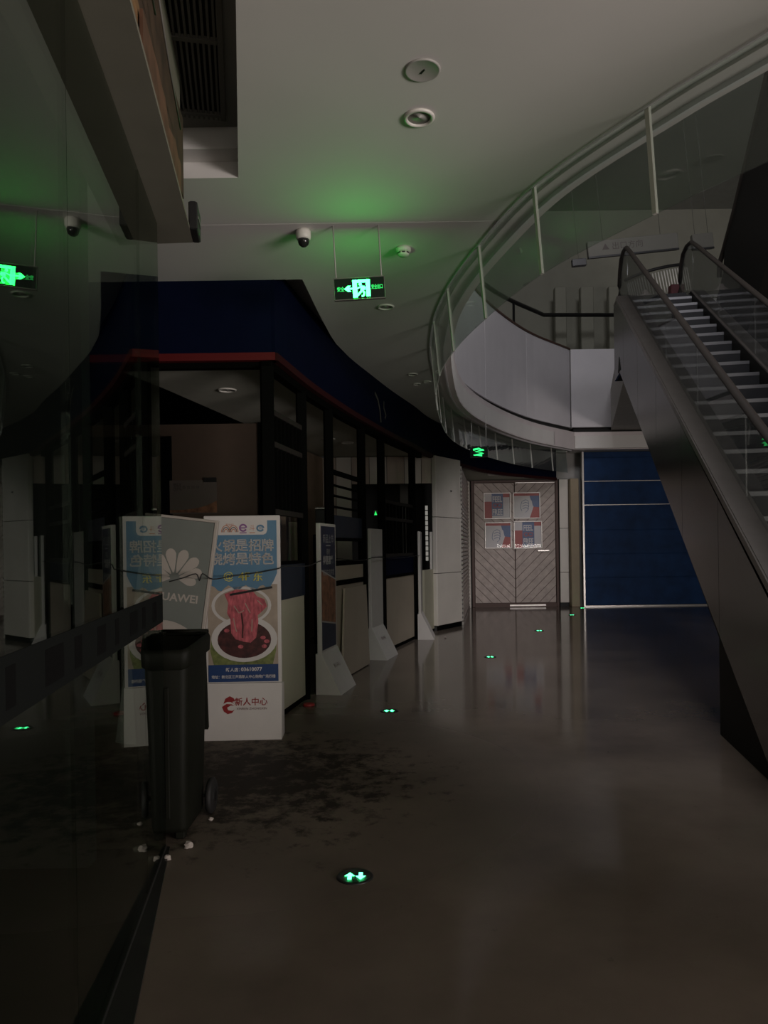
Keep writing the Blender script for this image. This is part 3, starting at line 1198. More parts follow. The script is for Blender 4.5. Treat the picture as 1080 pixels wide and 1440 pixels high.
# dark triangular opening at the head of the truss
m = MB()
m.plate_x([(-0.02, EZ - TR + 0.02), (-0.30, EZ - TR + 0.02), (-0.16, EZ - TR + 0.24)], -0.006, 0.0)
m.build('service_opening', 'void_dark', es)
# dark infill added under the lower run to block side light
m = MB()
vq = (0.85 + TR - EZ) / SL - 0.18
m.plate_x([(V0 + TR / SL - 0.3, 0.0), (vq, 0.0), (vq, 0.82), (V0 + TR / SL - 0.3, 0.0 + 0.01)], 0.02, Wd - 0.02)
m.build('shade_infill', 'dark_cladding', es)
# decks and skirts
for x0, x1, sgn in ((0.0, 0.185, 1), (Wd - 0.185, Wd, -1)):
    m = MB()
    m.plate_x([(0.45, EZ), (0.0, EZ), (V0, 0.13), (V0 - 0.7, 0.13), (V0 - 0.7, 0.17), (V0, 0.17), (0.0, EZ + 0.045), (0.45, EZ + 0.045)], x0, x1)
    m.build('deck', 'deck_steel', es)
    xs_ = (x0 - 0.012, x0 + 0.012) if sgn > 0 else (x1 - 0.012, x1 + 0.012)
    m = MB()
    m.plate_x([(0.0, EZ - 0.03), (V0, 0.10), (V0, 0.16), (0.0, EZ + 0.03)], *xs_)
    m.build('deck_edge', 'deck_steel', es)
    xi = (x1 - 0.006, x1 + 0.004) if sgn > 0 else (x0 - 0.004, x0 + 0.006)
    m = MB()
    m.plate_x([(0.3, EZ - 0.3), (0.0, EZ - 0.3), (V0, -0.02), (V0 - 0.3, 0.05), (V0, 0.15), (0.0, EZ + 0.03), (0.3, EZ + 0.03)], *xi)
    m.build('skirt', 'skirt_brown' if sgn > 0 else 'dark_cladding', es)
# steps
rise = 0.2086
run = rise / SL
nst = int(-V0 / run)
for k in range(nst):
    v = -0.10 - k * run
    z = zn(v) - 0.02
    m = MB()
    m.box(0.195, Wd - 0.195, v, v + run + 0.02, z - 0.03, z)
    m.box(0.195, Wd - 0.195, v + run - 0.01, v + run + 0.01, z, z + rise - 0.03)
    st = m.build('step', 'step_metal', es)
    m = MB()
    m.box(0.195, Wd - 0.195, v - 0.012, v + 0.022, z - 0.030, z + 0.006)
    ne = 30
    for q in range(ne):
        x = 0.2 + (Wd - 0.4) * q / (ne - 1)
        m.box(x - 0.006, x + 0.006, v + 0.022, v + 0.06, z, z + 0.006)
    m.build('step_nosing', 'step_edge', st)
m = MB()
m.box(0.19, Wd - 0.19, 0.0, 1.2, EZ - 0.05, EZ - 0.015)
m.build('landing_plate', 'step_metal', es)
# balustrade glass, handrails
HR = 0.78
for gx, sd in ((0.155, 1), (Wd - 0.155, -1)):
    gcut = [0.0, -1.5, -3.0, -4.5, -6.0, -7.5, V0 + 0.1]
    for c, a in zip(gcut, gcut[1:]):
        m = MB()
        m.plate_x([(a + 0.005, zn(a) + 0.03), (c - 0.005, zn(c) + 0.03), (c - 0.005, zn(c) + HR - 0.02), (a + 0.005, zn(a) + HR - 0.02)], gx - 0.005, gx + 0.005)
        m.build('balustrade_glass', 'balustrade_glass', es)
    m = MB()
    m.plate_x([(0.0, EZ + 0.04), (0.62, EZ + 0.04), (0.80, EZ + 0.2), (0.86, EZ + 0.42), (0.80, EZ + 0.66), (0.62, EZ + 0.80), (0.40, EZ + 0.83), (0.0, zn(0) + HR - 0.02)], gx - 0.005, gx + 0.005)
    m.build('balustrade_glass', 'balustrade_glass', es)
    pts = [(gx, V0 - 0.55, 0.35), (gx, V0 - 0.65, 0.6), (gx, V0 - 0.5, 0.86), (gx, V0, 0.15 + HR)]
    pts += [(gx, v, zn(v) + HR) for v in (-7, -5, -3, -1, -0.3)]
    pts += [(gx, 0.05, EZ + HR + 0.02), (gx, 0.35, EZ + HR + 0.08), (gx, 0.62, EZ + HR + 0.06), (gx, 0.80, EZ + HR - 0.08), (gx, 0.90, EZ + 0.50), (gx, 0.90, EZ + 0.32), (gx, 0.84, EZ + 0.12), (gx, 0.72, EZ + 0.02)]
    m = MB()
    m.tube(pts, 0.036, 10, 0.7)
    m.build('handrail', 'handrail_rubber', es)

# second escalator rising from the gallery towards the camera, seen from below
e2 = thing('upper_escalator', 'black escalator flank climbing away above the steel escalator', 'escalator', (EX + 1.46, EY - 0.27, 0), ea)
m = MB()
T2 = 5.95
S2 = 0.68
m.plate_x([(0.25, T2 - 0.75), (-6.8, T2 - 0.75 + S2 * 6.8), (-6.8, T2 - 2.25 + S2 * 6.8), (-0.6, T2 - 2.2), (0.25, T2 - 2.2)], 0, 1.5)
m.build('truss', 'dark_cladding', e2)
m = MB()
m.plate_x([(0.2, T2 - 0.75), (-6.6, T2 - 0.75 + S2 * 6.6), (-6.6, T2 + S2 * 6.6), (0.0, T2)], 0.08, 0.10)
m.build('balustrade', 'dark_cladding', e2)
m = MB()
m.tube([(0.09, 0.35, T2 - 0.3), (0.09, 0.3, T2 - 0.08), (0.09, 0.1, T2 + 0.0)] + [(0.09, -v, T2 + S2 * v) for v in (0.5, 3, 5, 6.6)], 0.04, 8)
m.build('handrail', 'handrail_rubber', e2)

# ------------------------------------------------------------------ gallery things beyond the escalator head
def sign_bar(name, label, cx, y, z, L, h, roll, rods=True, txt=None):
    t = thing(name, label, 'sign', (cx, y, z), rot=(0, roll, 0))
    m = MB()
    m.bbox(-L / 2, L / 2, -0.05, 0.05, -h / 2, h / 2, 0.006)
    m.build('board', 'sign_grey', t)
    m = MB()
    m.box(-L / 2 + 0.0, L / 2, -0.056, -0.03, -h / 2 - 0.02, -h / 2 + 0.01)
    m.build('lower_edge', 'black_plastic', t)
    if txt:
        m = MB()
        put_text(m, txt, h * 0.5, -L * 0.12, 0.02, -0.0515)
        m.build('lettering', 'sign_ink', t)
    for x in (-L * 0.32, L * 0.32):
        m = MB()
        m.tube([(x, 0, h / 2), (x, 0, 10.75 - z)], 0.005, 6)
        m.build('rod', 'sign_grey', t)
    return t


sign_bar('hanging_sign', 'long grey direction sign hanging above the escalator head', 4.30, 12.6, 6.60, 1.54, 0.27, math.radians(-5), txt='▲ 出口方向')
sign_bar('hanging_sign', 'short grey sign hanging next to the black escalator flank', 5.62, 12.9, 6.78, 0.36, 0.26, math.radians(-5))
m = MB()
m.bbox(-0.12, 0.12, -0.04, 0.04, -0.06, 0.06, 0.006)
o = m.build('unlit_exit_sign', 'black_plastic', None, (3.36, 12.5, 6.29), (0, math.radians(-5), 0))
tag(o, 'small unlit black exit box hanging left of the long grey sign', 'sign')
m = MB()
m.tube([(0, 0, 0.06), (0, 0, 4.46)], 0.004, 6)
m.build('rod', 'sign_grey', o)

# curved ribbed canopy behind the escalator head
rc = thing('ribbed_canopy', 'curved pale ribbed canopy glimpsed behind the escalator head', 'canopy', (6.28, 16.4, 5.28))
arc = []
for i in range(25):
    a = math.radians(155 - 100 * i / 24)
    arc.append((0.85 * math.cos(a), -0.35 * math.sin(a), 1.72 + 0.10 * math.sin(a)))
m = MB()
m.tube([(x - 0.15, y - 0.02, z + 0.26 + (x + 0.8) * 0.2) for x, y, z in arc], 0.035, 8)
m.build('rim', 'black_plastic', rc)
for i, (x, y, z) in enumerate(arc):
    m = MB()
    zo = (x + 0.8) * 0.2
    m.tube([(x, y, z - 0.20 + zo * 0.6), (x - 0.09, y - 0.01, z + 0.20 + zo)], 0.012, 6)
    m.build('rib', 'white_plastic', rc)
m = MB()
m.bbox(-0.8, 0.8, 0.0, 0.3, 0, 1.45, 0.02)
m.build('counter', 'upper_wall', rc)
m = MB()
m.bbox(-0.12, 0.12, -0.08, 0.08, 0, 0.85, 0.01)
tag(m.build('red_cabinet', 'red_dim', None, (5.28, 13.2, 5.28)), 'dark red box standing between the escalator handrails', 'box')
m = MB()
m.bbox(-0.12, 0.12, -0.03, 0.03, 0, 0.1, 0.01)
m.box(-0.02, 0.02, -0.02, 0.02, -0.53, 0)
tag(m.build('cyan_tag', 'cyan_plastic', None, (5.0, 13.4, 5.81)), 'small cyan plate beside the dark red box', 'plate')
# plastic bag slumped on the left handrail side
m = MB()
rings = []
for k in range(7):
    z = 0.05 * k
    r = [0.10, 0.17, 0.19, 0.16, 0.11, 0.05, 0.02][k]
    rings.append([(r * (1 + 0.25 * math.sin(3 * a + k)) * math.cos(a), 0.6 * r * (1 + 0.2 * math.cos(4 * a + 2 * k)) * math.sin(a), z + 0.02 * math.sin(5 * a)) for a in [2 * PI * i / 14 for i in range(14)]])
m.sm = True
m.loft(rings)
tag(m.build('plastic_bag', 'tissue', None, (4.30, 12.0, 5.34)), 'crumpled white plastic bag on the escalator landing', 'bag')

# columns and handrail on the far gallery
for k, (x, wd) in enumerate([(4.55, 0.30), (5.25, 0.34), (5.95, 0.26)]):
    m = MB()
    m.bbox(-wd / 2, wd / 2, -0.12, 0.12, 0, 4.2, 0.02)
    struct(m.build('wall_column', 'upper_wall', None, (x + 0.2, 19.6, 4.15)), ['slim column at the left of the far gallery', 'middle slim column of the far gallery', 'slim column of the far gallery next to the escalator'][k])
hr = thing('gallery_rail', 'dark handrail on posts behind the curved white parapet', 'railing', (0, 0, 0))
RL = offset(VOID, -0.55)[48:]
m = MB()
m.tube([(p.x, p.y, 7.25) for p in RL] + [(RL[-1].x + 2.2, RL[-1].y + 0.1, 7.25)], 0.05, 8)
m.build('handrail', 'black_plastic', hr)
for i in range(0, len(RL), 5):
    p = RL[i]
    m = MB()
    m.tube([(p.x, p.y, 5.2), (p.x, p.y, 7.25)], 0.03, 8)
    m.build('post', 'black_plastic', hr)
m = MB()
wall_strip(m, offset(VOID, -1.6)[44:], offset(VOID, -0.02)[44:], 5.0, 5.2)
m.box(4.6, 9.5, 18.0, 20.4, 5.0, 5.2)
struct(m.build('floor_gallery', 'wall_grey'), 'upper gallery floor behind the parapet')

# ------------------------------------------------------------------ left glass shop window
ga, gbk = -0.56, -0.15


def gx(y):
    return ga + gbk * y


grz = math.atan2(1, gbk)             # local +x runs away from the camera along the glass
gl_len = math.hypot(1, gbk)


def gpt(y, z=0):
    return (gx(y), y, z)


sw = thing('shop_window', 'dark full height shop window mirroring the mall along the left side', 'window', gpt(0), grz)
sw['kind'] = 'structure'
joints = [-4.0, -2.2, -0.3, 0.95, 2.06, 3.19, 3.72]
for q, (a, c) in enumerate(zip(joints, joints[1:])):
    m = MB()
    m.box(a * gl_len + 0.002, c * gl_len - 0.002, 0.0, 0.012, 0.03, 3.15)
    m.build('pane', 'shop_glass', sw)
m = MB()
m.box(-4 * gl_len, 3.72 * gl_len, -0.004, 0.016, 0.0, 0.03)
m.build('channel', 'kerb_stone', sw)
m = MB()
x0, x1 = 0.95 * gl_len, 3.72 * gl_len
m.box(x0, x1, -0.0015, 0.0, 1.15, 1.29)
m.box(-4 * gl_len, x0, -0.0015, 0.0, 1.15, 1.29)
mb2 = m.build('safety_band', 'decal', sw)
m = MB()
for k in range(8):
    xx = 1.55 + k * 0.27
    m.box(xx, xx + [0.06, 0.16, 0.08, 0.12][k % 4], -0.0025, -0.0015, 1.175, 1.265)
m.build('band_mark', 'decal_mark', mb2)
# stone kerb below the glass
m = MB()
m.prism([(gx(-4) + 0.02, -4), (gx(-4) + 0.12, -4), (gx(2.3) + 0.10, 2.3), (gx(3.72) + 0.015, 3.74), (gx(3.72) - 0.02, 3.74)], 0.0, 0.012)
struct(m.build('trim_3', 'kerb_stone'), 'dark stone kerb below the shop window')
# dark shop behind the glass
m = MB()
m.prism([(-4.5, 3.5), (-1.42, 3.5), (-1.42, 3.6), (-4.5, 3.6)], 0, 4.1)
struct(m.build('wall_window_end', 'dark_room'))
m = MB()
m.prism([(-4.5, -5), (gx(-5) - 0.03, -5), (gx(3.7) - 0.03, 3.72), (-4.5, 3.72)], 0.0, 0.01)
struct(m.build('floor_shop', 'void_dark'))
m = MB()
m.box(-4.5, -0.7, -5, 3.75, 3.16, 3.2)
o = m.build('ceiling_window_shop', 'void_dark')
bpy.data.objects.remove(o)

# plastered beam along the top of the glass with its ripped side
bm_ = MB()
P = [(gx(-4) - 0.25, -4), (gx(-4) + 0.15, -4), (gx(3.96) + 0.155, 3.96), (gx(3.96) - 0.25, 3.98)]
bm_.prism(P, 3.155, 3.175)
bm_.prism([(p[0] - (0.06 if i in (1, 2) else 0), p[1]) for i, p in enumerate(P)], 3.175, ZC + 0.2)
beam = struct(bm_.build('trim_4', 'plaster'), 'pale plastered beam above the shop window')


def jag(y0, y1, z0, z1, seed, n=14, amp=0.05):
    r = random.Random(seed)
    top = [(y0 + (y1 - y0) * i / n, z1 + r.uniform(-amp, amp)) for i in range(n + 1)]
    bot = [(y0 + (y1 - y0) * i / n, z0 + r.uniform(-amp, amp) * 0.5) for i in range(n + 1)]
    return bot + top[::-1]


def side_board(name, y0, y1, z0, z1, off, mt, seed, label, amp=0.05, n=14):
    m = MB()
    P = jag(y0, y1, z0, z1, seed, n, amp)
    k = len(P) // 2
    vs = [(gx(y) + off, y, z) for y, z in P] + [(gx(y) + off + 0.012, y, z) for y, z in P]
    N_ = len(P)
    fs = []
    for i in range(k - 1):
        fs.append((i, i + 1, N_ - 2 - i, N_ - 1 - i))
        fs.append((N_ + i, N_ + N_ - 1 - i, N_ + N_ - 2 - i, N_ + i + 1))
    for i in range(N_):
        j = (i + 1) % N_
        fs.append((i, N_ + i, N_ + j, j))
    m.add(vs, fs)
    return tag(m.build(name, mt), label, 'board')


side_board('plywood_strip', -3.5, 3.3, 3.18, 3.36, 0.115, 'plywood', 3, 'ochre torn plywood strip along the lower beam edge', 0.03, 22)
side_board('plywood_strip', 2.5, 3.55, 3.19, 3.33, 0.133, 'plywood_red', 5, 'reddish torn plywood patch at the far part of the beam', 0.035, 10)
side_board('timber_lining', -3.5, 3.93, 3.40, 3.78, 0.10, 'wood_dark', 9, 'dark ragged timber lining exposed above the plywood strip', 0.06, 26)
m = MB()
for k in range(3):
    y0 = 1.2 + 0.75 * k
    m.tube([(gx(y0) + 0.16, y0, 3.60), (gx(y0 + .3) + 0.17, y0 + 0.3, 3.45), (gx(y0 + .8) + 0.15, y0 + 0.8, 3.5)], 0.004, 6)
tag(m.build('loose_wire', 'grille_grey'), 'loose pale wire hanging along the ripped beam side', 'wire')
m = MB()
m.M = Matrix.Translation((gx(3.85) + 0.165, 3.85, 3.16)) @ Matrix.Rotation(grz, 4, 'Z')
m.bbox(-0.06, 0.12, -0.03, 0.015, -0.005, 0.14, 0.006)
m.cur = 1
m.box(-0.03, 0.09, -0.034, -0.03, 0.06, 0.075)
tag(m.build('metal_bracket', ['black_plastic', 'steel']), 'black metal bracket at the far tip of the beam', 'bracket')

# air grille in the recess
gr = thing('air_grille', 'grey ceiling air grille of long slats beside the broken beam', 'grille', (-0.93, 4.38, ZC + 0.225), 0.19)
gx0, gx1, gy0, gy1 = -0.25, 0.0, -5.2, 0.0
for x in (gx0 - 0.03, gx1):
    m = MB()
    m.bbox(x, x + 0.03, gy0, gy1, -0.03, 0, 0.003)
    m.build('side_bar', 'grille_grey', gr)
m = MB()
m.plate([(gx0, -0.004), (gx1, -0.004), (gx1, 0), (gx0, 0)], gy0, gy1)
m.build('backing', 'void_dark', gr)
for k in range(9):
    x = gx0 + (gx1 - gx0) * (k + 0.5) / 9
    m = MB()
    m.box(x - 0.006, x + 0.006, gy0, gy1, -0.026, -0.006)
    m.build('slat', 'grille_grey', gr)
for k in range(9):
    y = gy0 + 0.05 + (gy1 - gy0 - 0.1) * k / 8
    m = MB()
    m.box(gx0, gx1, y - 0.014, y + 0.014, -0.032, -0.010)
    m.build('cross_bar', 'grille_grey', gr)

# ------------------------------------------------------------------ ceiling fittings
def downlight(label, x, y, z, r, group=None):
    t = thing('downlight', label, 'light', (x, y, z), group=group)
    m = MB()
    m.lathe([(r, 0), (r, -0.006), (r * 0.96, -0.012), (r * 0.80, -0.014), (r * 0.74, -0.004), (r * 0.74, 0.0)], 28)
    m.build('ring', 'white_plastic', t)
    m = MB()
    m.lathe([(r * 0.74, -0.003), (r * 0.60, -0.0022), (r * 0.3, -0.0016), (0.002, -0.0012)], 28)
    m.build('reflector', 'grey_plastic', t)
    return t


t = thing('ceiling_speaker', 'round grey ceiling cover with a small dark slot nearest the camera', 'speaker', (0.222, 3.631, ZC))
m = MB()
m.lathe([(0.088, 0), (0.088, -0.005), (0.082, -0.009), (0.078, -0.007), (0.002, -0.009)], 32)
m.build('cover', 'grey_plastic', t)
m = MB()
m.M = Matrix.Rotation(0.5, 4, 'Z')
m.box(-0.004, 0.004, -0.018, 0.018, -0.0115, -0.007)
m.build('slot', 'black_plastic', t)
downlight('round white downlight just beyond the ceiling speaker', 0.224, 4.03, ZC, 0.085)
downlight('round white downlight just beyond the hanging exit sign', 0.05, 7.17, ZC, 0.082)
downlight('small far downlight, the leftmost of three near the barrier', 0.419, 9.96, ZC, 0.07)
downlight('small far downlight in the middle of three near the barrier', 0.50, 10.55, ZC, 0.06)
downlight('small far downlight closest to the barrier glass', 0.64, 10.42, ZC, 0.06)
downlight('downlight in the low shop ceiling behind the corner post', -1.63, 7.79, ZR, 0.10)
downlight('downlight in the low shop ceiling above the middle bay, nearer', -0.823, 11.33, ZR, 0.10)
downlight('downlight in the low shop ceiling above the middle bay, farther', -0.559, 11.75, ZR, 0.10)
downlight('downlight in the alcove ceiling before the wooden door', 2.55, 17.2, ZR, 0.13)

t = thing('dome_camera', 'white dome security camera on the ceiling left of the exit sign', 'camera', (-0.56, 5.44, ZC))
m = MB()
m.lathe([(0.052, 0), (0.055, -0.02), (0.054, -0.055), (0.047, -0.068)], 24)
m.build('housing', 'white_plastic', t)
m = MB()
m.lathe([(0.044, -0.066), (0.042, -0.085), (0.034, -0.105), (0.018, -0.118), (0.001, -0.121)], 24)
m.build('dome', 'smoked_dome', t)
t = thing('smoke_detector', 'white smoke detector on the ceiling right of the exit sign', 'detector', (0.184, 5.78, ZC))
m = MB()
m.lathe([(0.058, 0), (0.060, -0.018), (0.056, -0.034), (0.046, -0.036)], 24)
m.build('base', 'white_plastic', t)
m = MB()
m.lathe([(0.046, -0.036), (0.046, -0.052), (0.036, -0.062), (0.001, -0.064)], 24)
m.build('sensor', 'white_plastic', t)
for k in range(8):
    a = 2 * PI * k / 8
    m = MB()
    m.M = Matrix.Rotation(a, 4, 'Z')
    m.box(0.0455, 0.0475, -0.012, 0.012, -0.050, -0.040)
    m.build('slot', 'black_plastic', t)

# exit sign
ex = thing('exit_sign', 'glowing green running man exit sign hanging on two rods', 'sign', (-0.152, 5.37, 3.392), rot=(0, math.radians(-2.7), 0))
W_, H_ = 0.186, 0.082
m = MB()
m.box(-W_ + 0.006, W_ - 0.006, -0.010, 0.010, -H_ + 0.006, H_ - 0.006)
m.build('body', 'exit_black', ex)
m = MB()
m.bbox(-W_, W_, -0.014, 0.014, H_ - 0.008, H_, 0.002)
m.bbox(-W_, W_, -0.014, 0.014, -H_, -H_ + 0.008, 0.002)
m.bbox(-W_, -W_ + 0.006, -0.014, 0.014, -H_, H_, 0.002)
m.bbox(W_ - 0.006, W_, -0.014, 0.014, -H_, H_, 0.002)
m.build('frame', 'steel', ex)


def pictogram(m, s):
    """door, running figure and arrow; s = +1 front, -1 back"""
    y = -0.0106 * s

    def q(P):
        flat(m, [(x * s, z) for x, z in P], y)
    x0, x1, z0, z1 = -0.048, 0.078, -0.066, 0.062
    # bright door frame
    q([(x0, z0), (x0 + 0.034, z0), (x0 + 0.034, z0 + 0.004), (x0 + 0.030, z1 - 0.022), (x0, z1)])
    q([(x0, z1), (x0 + 0.030, z1 - 0.022), (x1 - 0.030, z1 - 0.022), (x1, z1)])
    q([(x1, z1), (x1 - 0.030, z1 - 0.022), (x1 - 0.030, z0 + 0.004), (x1, z0 + 0.004)])
    # runner
    y -= 0.0004 * s
    q(ell(0.007, 0.029, 0.0115, 0.0115, 12))
    for pts, wd in (([(0.026, 0.014), (0.020, -0.012)], 0.026), ([(0.024, 0.016), (0.004, 0.008), (-0.020, -0.004)], 0.010), ([(0.030, 0.014), (0.042, 0.0), (0.036, -0.012)], 0.010),
                    ([(0.020, -0.012), (0.006, -0.030), (-0.012, -0.048), (-0.022, -0.050)], 0.014), ([(0.022, -0.014), (0.034, -0.034), (0.028, -0.056), (0.014, -0.058)], 0.013)):
        band(m, [(x * s, z) for x, z in pts], wd, y)
    # arrow
    q([(-0.110, 0.0), (-0.082, 0.022), (-0.060, 0.022), (-0.075, 0.006), (-0.040, 0.006), (-0.040, -0.006), (-0.075, -0.006), (-0.060, -0.022), (-0.082, -0.022)])


for s, nm in ((1, 'front_pictogram'), (-1, 'back_pictogram')):
    m = MB()
    pictogram(m, s)
    m.build(nm, 'exit_green', ex)
m = MB()
put_text(m, '安全', 0.036, -0.135, 0.0, -0.0108, bold=0.0009, sx=0.75)
m.build('lettering', 'exit_green_soft', ex)
m = MB()
put_text(m, '安全出口', 0.036, 0.128, 0.006, -0.0108, bold=0.0009, sx=0.58)
m.build('lettering', 'exit_green_soft', ex)
for x in (-0.165, 0.165):
    m = MB()
    m.tube([(x, 0, H_ - 0.01), (x + 0.0, 0, ZC - 3.392 + (0.007 if x < 0 else -0.007))], 0.005, 8)
    m.build('rod', 'grey_plastic', ex)

# second exit sign beyond the barrier glass, seen end-on
e2s = thing('exit_sign', 'small far green exit sign behind the hanging glass barrier', 'sign', (1.72, 13.2, 3.20), -0.35)
m = MB()
m.bbox(-0.16, 0.16, -0.02, 0.02, -0.09, 0.09, 0.004)
m.build('body', 'exit_black', e2s)
m = MB()
q = [(-0.10, 0.05), (0.0, 0.065), (0.09, 0.04), (-0.06, 0.01), (0.08, -0.02), (-0.09, -0.05), (0.06, -0.06)]
band(m, q, 0.032, -0.022)
m.build('glowing_mark', 'exit_green_far', e2s)
for x in (-0.13, 0.13):
    m = MB()
    m.tube([(x, 0, 0.09), (x, 0, ZC - 3.20)], 0.005, 6)
    m.build('rod', 'grey_plastic', e2s)

# ------------------------------------------------------------------ arrow lights sunk in the floor
def floor_light(label, x, y, rz, first=None):
    t = thing('floor_arrow_light', label, 'light', (x, y, 0), rz, 'green arrow lights sunk in the floor')
    m = MB()
    m.lathe([(0.085, 0.0), (0.083, 0.004), (0.072, 0.006), (0.070, 0.003), (0.001, 0.003)], 28)
    m.build('bezel', 'black_plastic', t)
    m = MB()
    for s, cx in ((1, -0.024), (-1, 0.026)):
        P = [(-0.009, -0.036), (0.009, -0.036), (0.009, 0.0), (0.024, 0.0), (0.0, 0.036), (-0.024, 0.0), (-0.009, 0.0)]
        P = [(cx + a, s * c) for a, c in P]
        if s < 0:
            P = P[::-1]
        m.add([(a, c, 0.0045) for a, c in P], [tuple(range(len(P)))])
    m.build('arrows', 'arrow_green', t)
    return t


FL = [(-0.154, 3.388, 'glowing green floor arrow light nearest the wheeled bin, the largest'), (0.027, 6.84, 'glowing green floor arrow light beside the dark poster stand'),
      (1.432, 10.125, 'glowing green floor arrow light in mid-floor, third from the camera'), (2.753, 13.216, 'glowing green floor arrow light in front of the wooden door'),
      (4.079, 16.135, 'far green floor arrow light in front of the beige pilaster')]
for x, y, lb_ in FL:
    floor_light(lb_, x, y, 0.0)
t = floor_light('farthest floor light, at the foot of the blue shutter', 4.78, 17.9, 0.0)

# ------------------------------------------------------------------ display stands
def stand_shell(name, label, loc, rz, face='white_dim', base='white_dim', H=1.78, BW=0.61, PW=0.585):
    """panel on a wedge foot; local -y is the front, origin at the floor centre"""
    t = thing(name, label, 'stand', loc, rz, 'white display stands along the shopfront')
    m = MB()
    m.plate_x([(-0.21, 0.0), (0.06, 0.0), (0.06, 0.42), (0.0, 0.43)], -BW / 2, BW / 2)
    m.build('wedge_foot', base, t)
    m = MB()
    m.bbox(-PW / 2, PW / 2, 0.0, 0.045, 0.40, H, 0.004)
    m.build('panel', face, t)
    return t


# hotpot poster stand
s1 = thing('display_stand', 'white display stand with a blue and red hotpot poster behind the bin', 'stand', (-1.145, 5.96, 0), 0.03, 'white display stands along the shopfront')
m = MB()
m.plate_x([(-0.10, 0.0), (0.12, 0.0), (0.12, 0.42), (0.0, 0.44), (-0.03, 0.44)], -0.31, 0.31)
m.build('wedge_foot', 'white_board', s1)
m = MB()
m.bbox(-0.305, 0.305, 0.0, 0.05, 0.43, 1.785, 0.004)
m.build('panel', 'white_board', s1)
# printed sheet, layered flat colours
m = MB()
mats = ['poster_white', 'poster_blue', 'poster_cream', 'poster_meat', 'poster_soup', 'poster_green', 'poster_deep_blue', 'black_plastic', 'poster_yellow', 'poster_orange', 'poster_purple']


def lay(ci, P, d):
    m.cur = ci
    flat(m, P, -0.0012 - 0.0004 * d)


Zt, Zb = 1.745, 0.447
m.cur = 0
flat(m, [(-0.28, Zb), (0.28, Zb), (0.28, Zt), (-0.28, Zt)], -0.0010)
lay(2, [(-0.28, 0.58), (0.28, 0.58), (0.28, 1.23), (-0.28, 1.23)], 0)
lay(1, [(-0.28, 1.22)] + [(-0.28 + 0.56 * i / 20, 1.20 + 0.025 * math.sin(i * 1.3) + (0.10 if i > 17 else 0.0) * (i - 17) / 3) for i in range(21)] + [(0.28, Zt), (-0.28, Zt)], 1)
rb = [(-0.215, Zt), (-0.215, 1.665), (-0.205, 1.64), (-0.185, 1.63), (0.175, 1.63), (0.195, 1.64), (0.205, 1.665), (0.205, Zt)]
lay(0, rb, 2)
# logos in the white tab
for j, (cx, ci) in enumerate(((-0.125, 9), (-0.065, 9))):
    for r_, cc in ((0.036, 9), (0.026, 4), (0.016, 9)):
        m.cur = cc
        band(m, ell(cx, 1.652, r_, r_ * 1.5, 12, 0, PI), 0.006, -0.0024)
m.cur = 9
put_text(m, '新世纪', 0.022, -0.095, 1.712, -0.0024)
m.cur = 10
band(m, ell(0.012, 1.686, 0.026, 0.026, 14), 0.014, -0.0024)
band(m, [(-0.006, 1.686), (0.03, 1.686)], 0.010, -0.0025)
band(m, [(-0.016, 1.646), (0.040, 1.646)], 0.008, -0.0024)
m.cur = 9
put_text(m, '斗', 0.05, 0.085, 1.686, -0.0024)
band(m, [(0.062, 1.646), (0.108, 1.646)], 0.006, -0.0024)
m.cur = 1
band(m, ell(0.150, 1.682, 0.026, 0.022, 14), 0.014, -0.0024)
put_text(m, '荟', 0.04, 0.155, 1.69, -0.0025)
# picture: back bowl, front pot, meat slices, chopsticks
lay(0, ell(-0.01, 1.06, 0.24, 0.155), 1)
lay(2, ell(-0.01, 1.06, 0.215, 0.135), 2)
lay(5, [(-0.255, 0.80), (-0.265, 0.70), (-0.235, 0.58), (0.235, 0.58), (0.265, 0.70), (0.265, 0.80)], 3)
lay(0, ell(0.01, 0.79, 0.265, 0.185), 4)
lay(4, ell(0.01, 0.785, 0.215, 0.148), 5)
meat = [(-0.145, 1.155), (-0.05, 1.19), (0.08, 1.18), (0.12, 1.13), (0.175, 1.11), (0.195, 1.05), (0.165, 1.02), (0.12, 0.98), (0.125, 0.93), (0.105, 0.80), (0.06, 0.76), (0.0, 0.77), (-0.06, 0.79), (-0.095, 0.84), (-0.10, 0.95), (-0.125, 1.00), (-0.115, 1.08)]
lay(3, meat, 6)
m.cur = 2
for P in ([(-0.07, 1.06), (-0.03, 1.0), (0.01, 1.02)], [(-0.075, 0.96), (-0.06, 0.88), (-0.05, 0.85)], [(0.02, 1.08), (0.06, 1.0)], [(0.075, 0.95), (0.07, 0.85)], [(0.12, 1.10), (0.16, 1.06)]):
    band(m, P, 0.007, -0.0042)
m.cur = 4
band(m, [(-0.01, 1.0), (0.0, 0.9), (-0.005, 0.80)], 0.014, -0.0042)
m.cur = 3
for ax, az in ((0.16, 0.80), (0.19, 0.77), (0.17, 0.73), (-0.13, 0.86), (-0.02, 0.73)):
    flat(m, ell(ax, az, 0.022, 0.015, 10), -0.0042)
m.cur = 7
band(m, [(-0.10, 1.148), (0.24, 1.205)], 0.018, -0.0046)
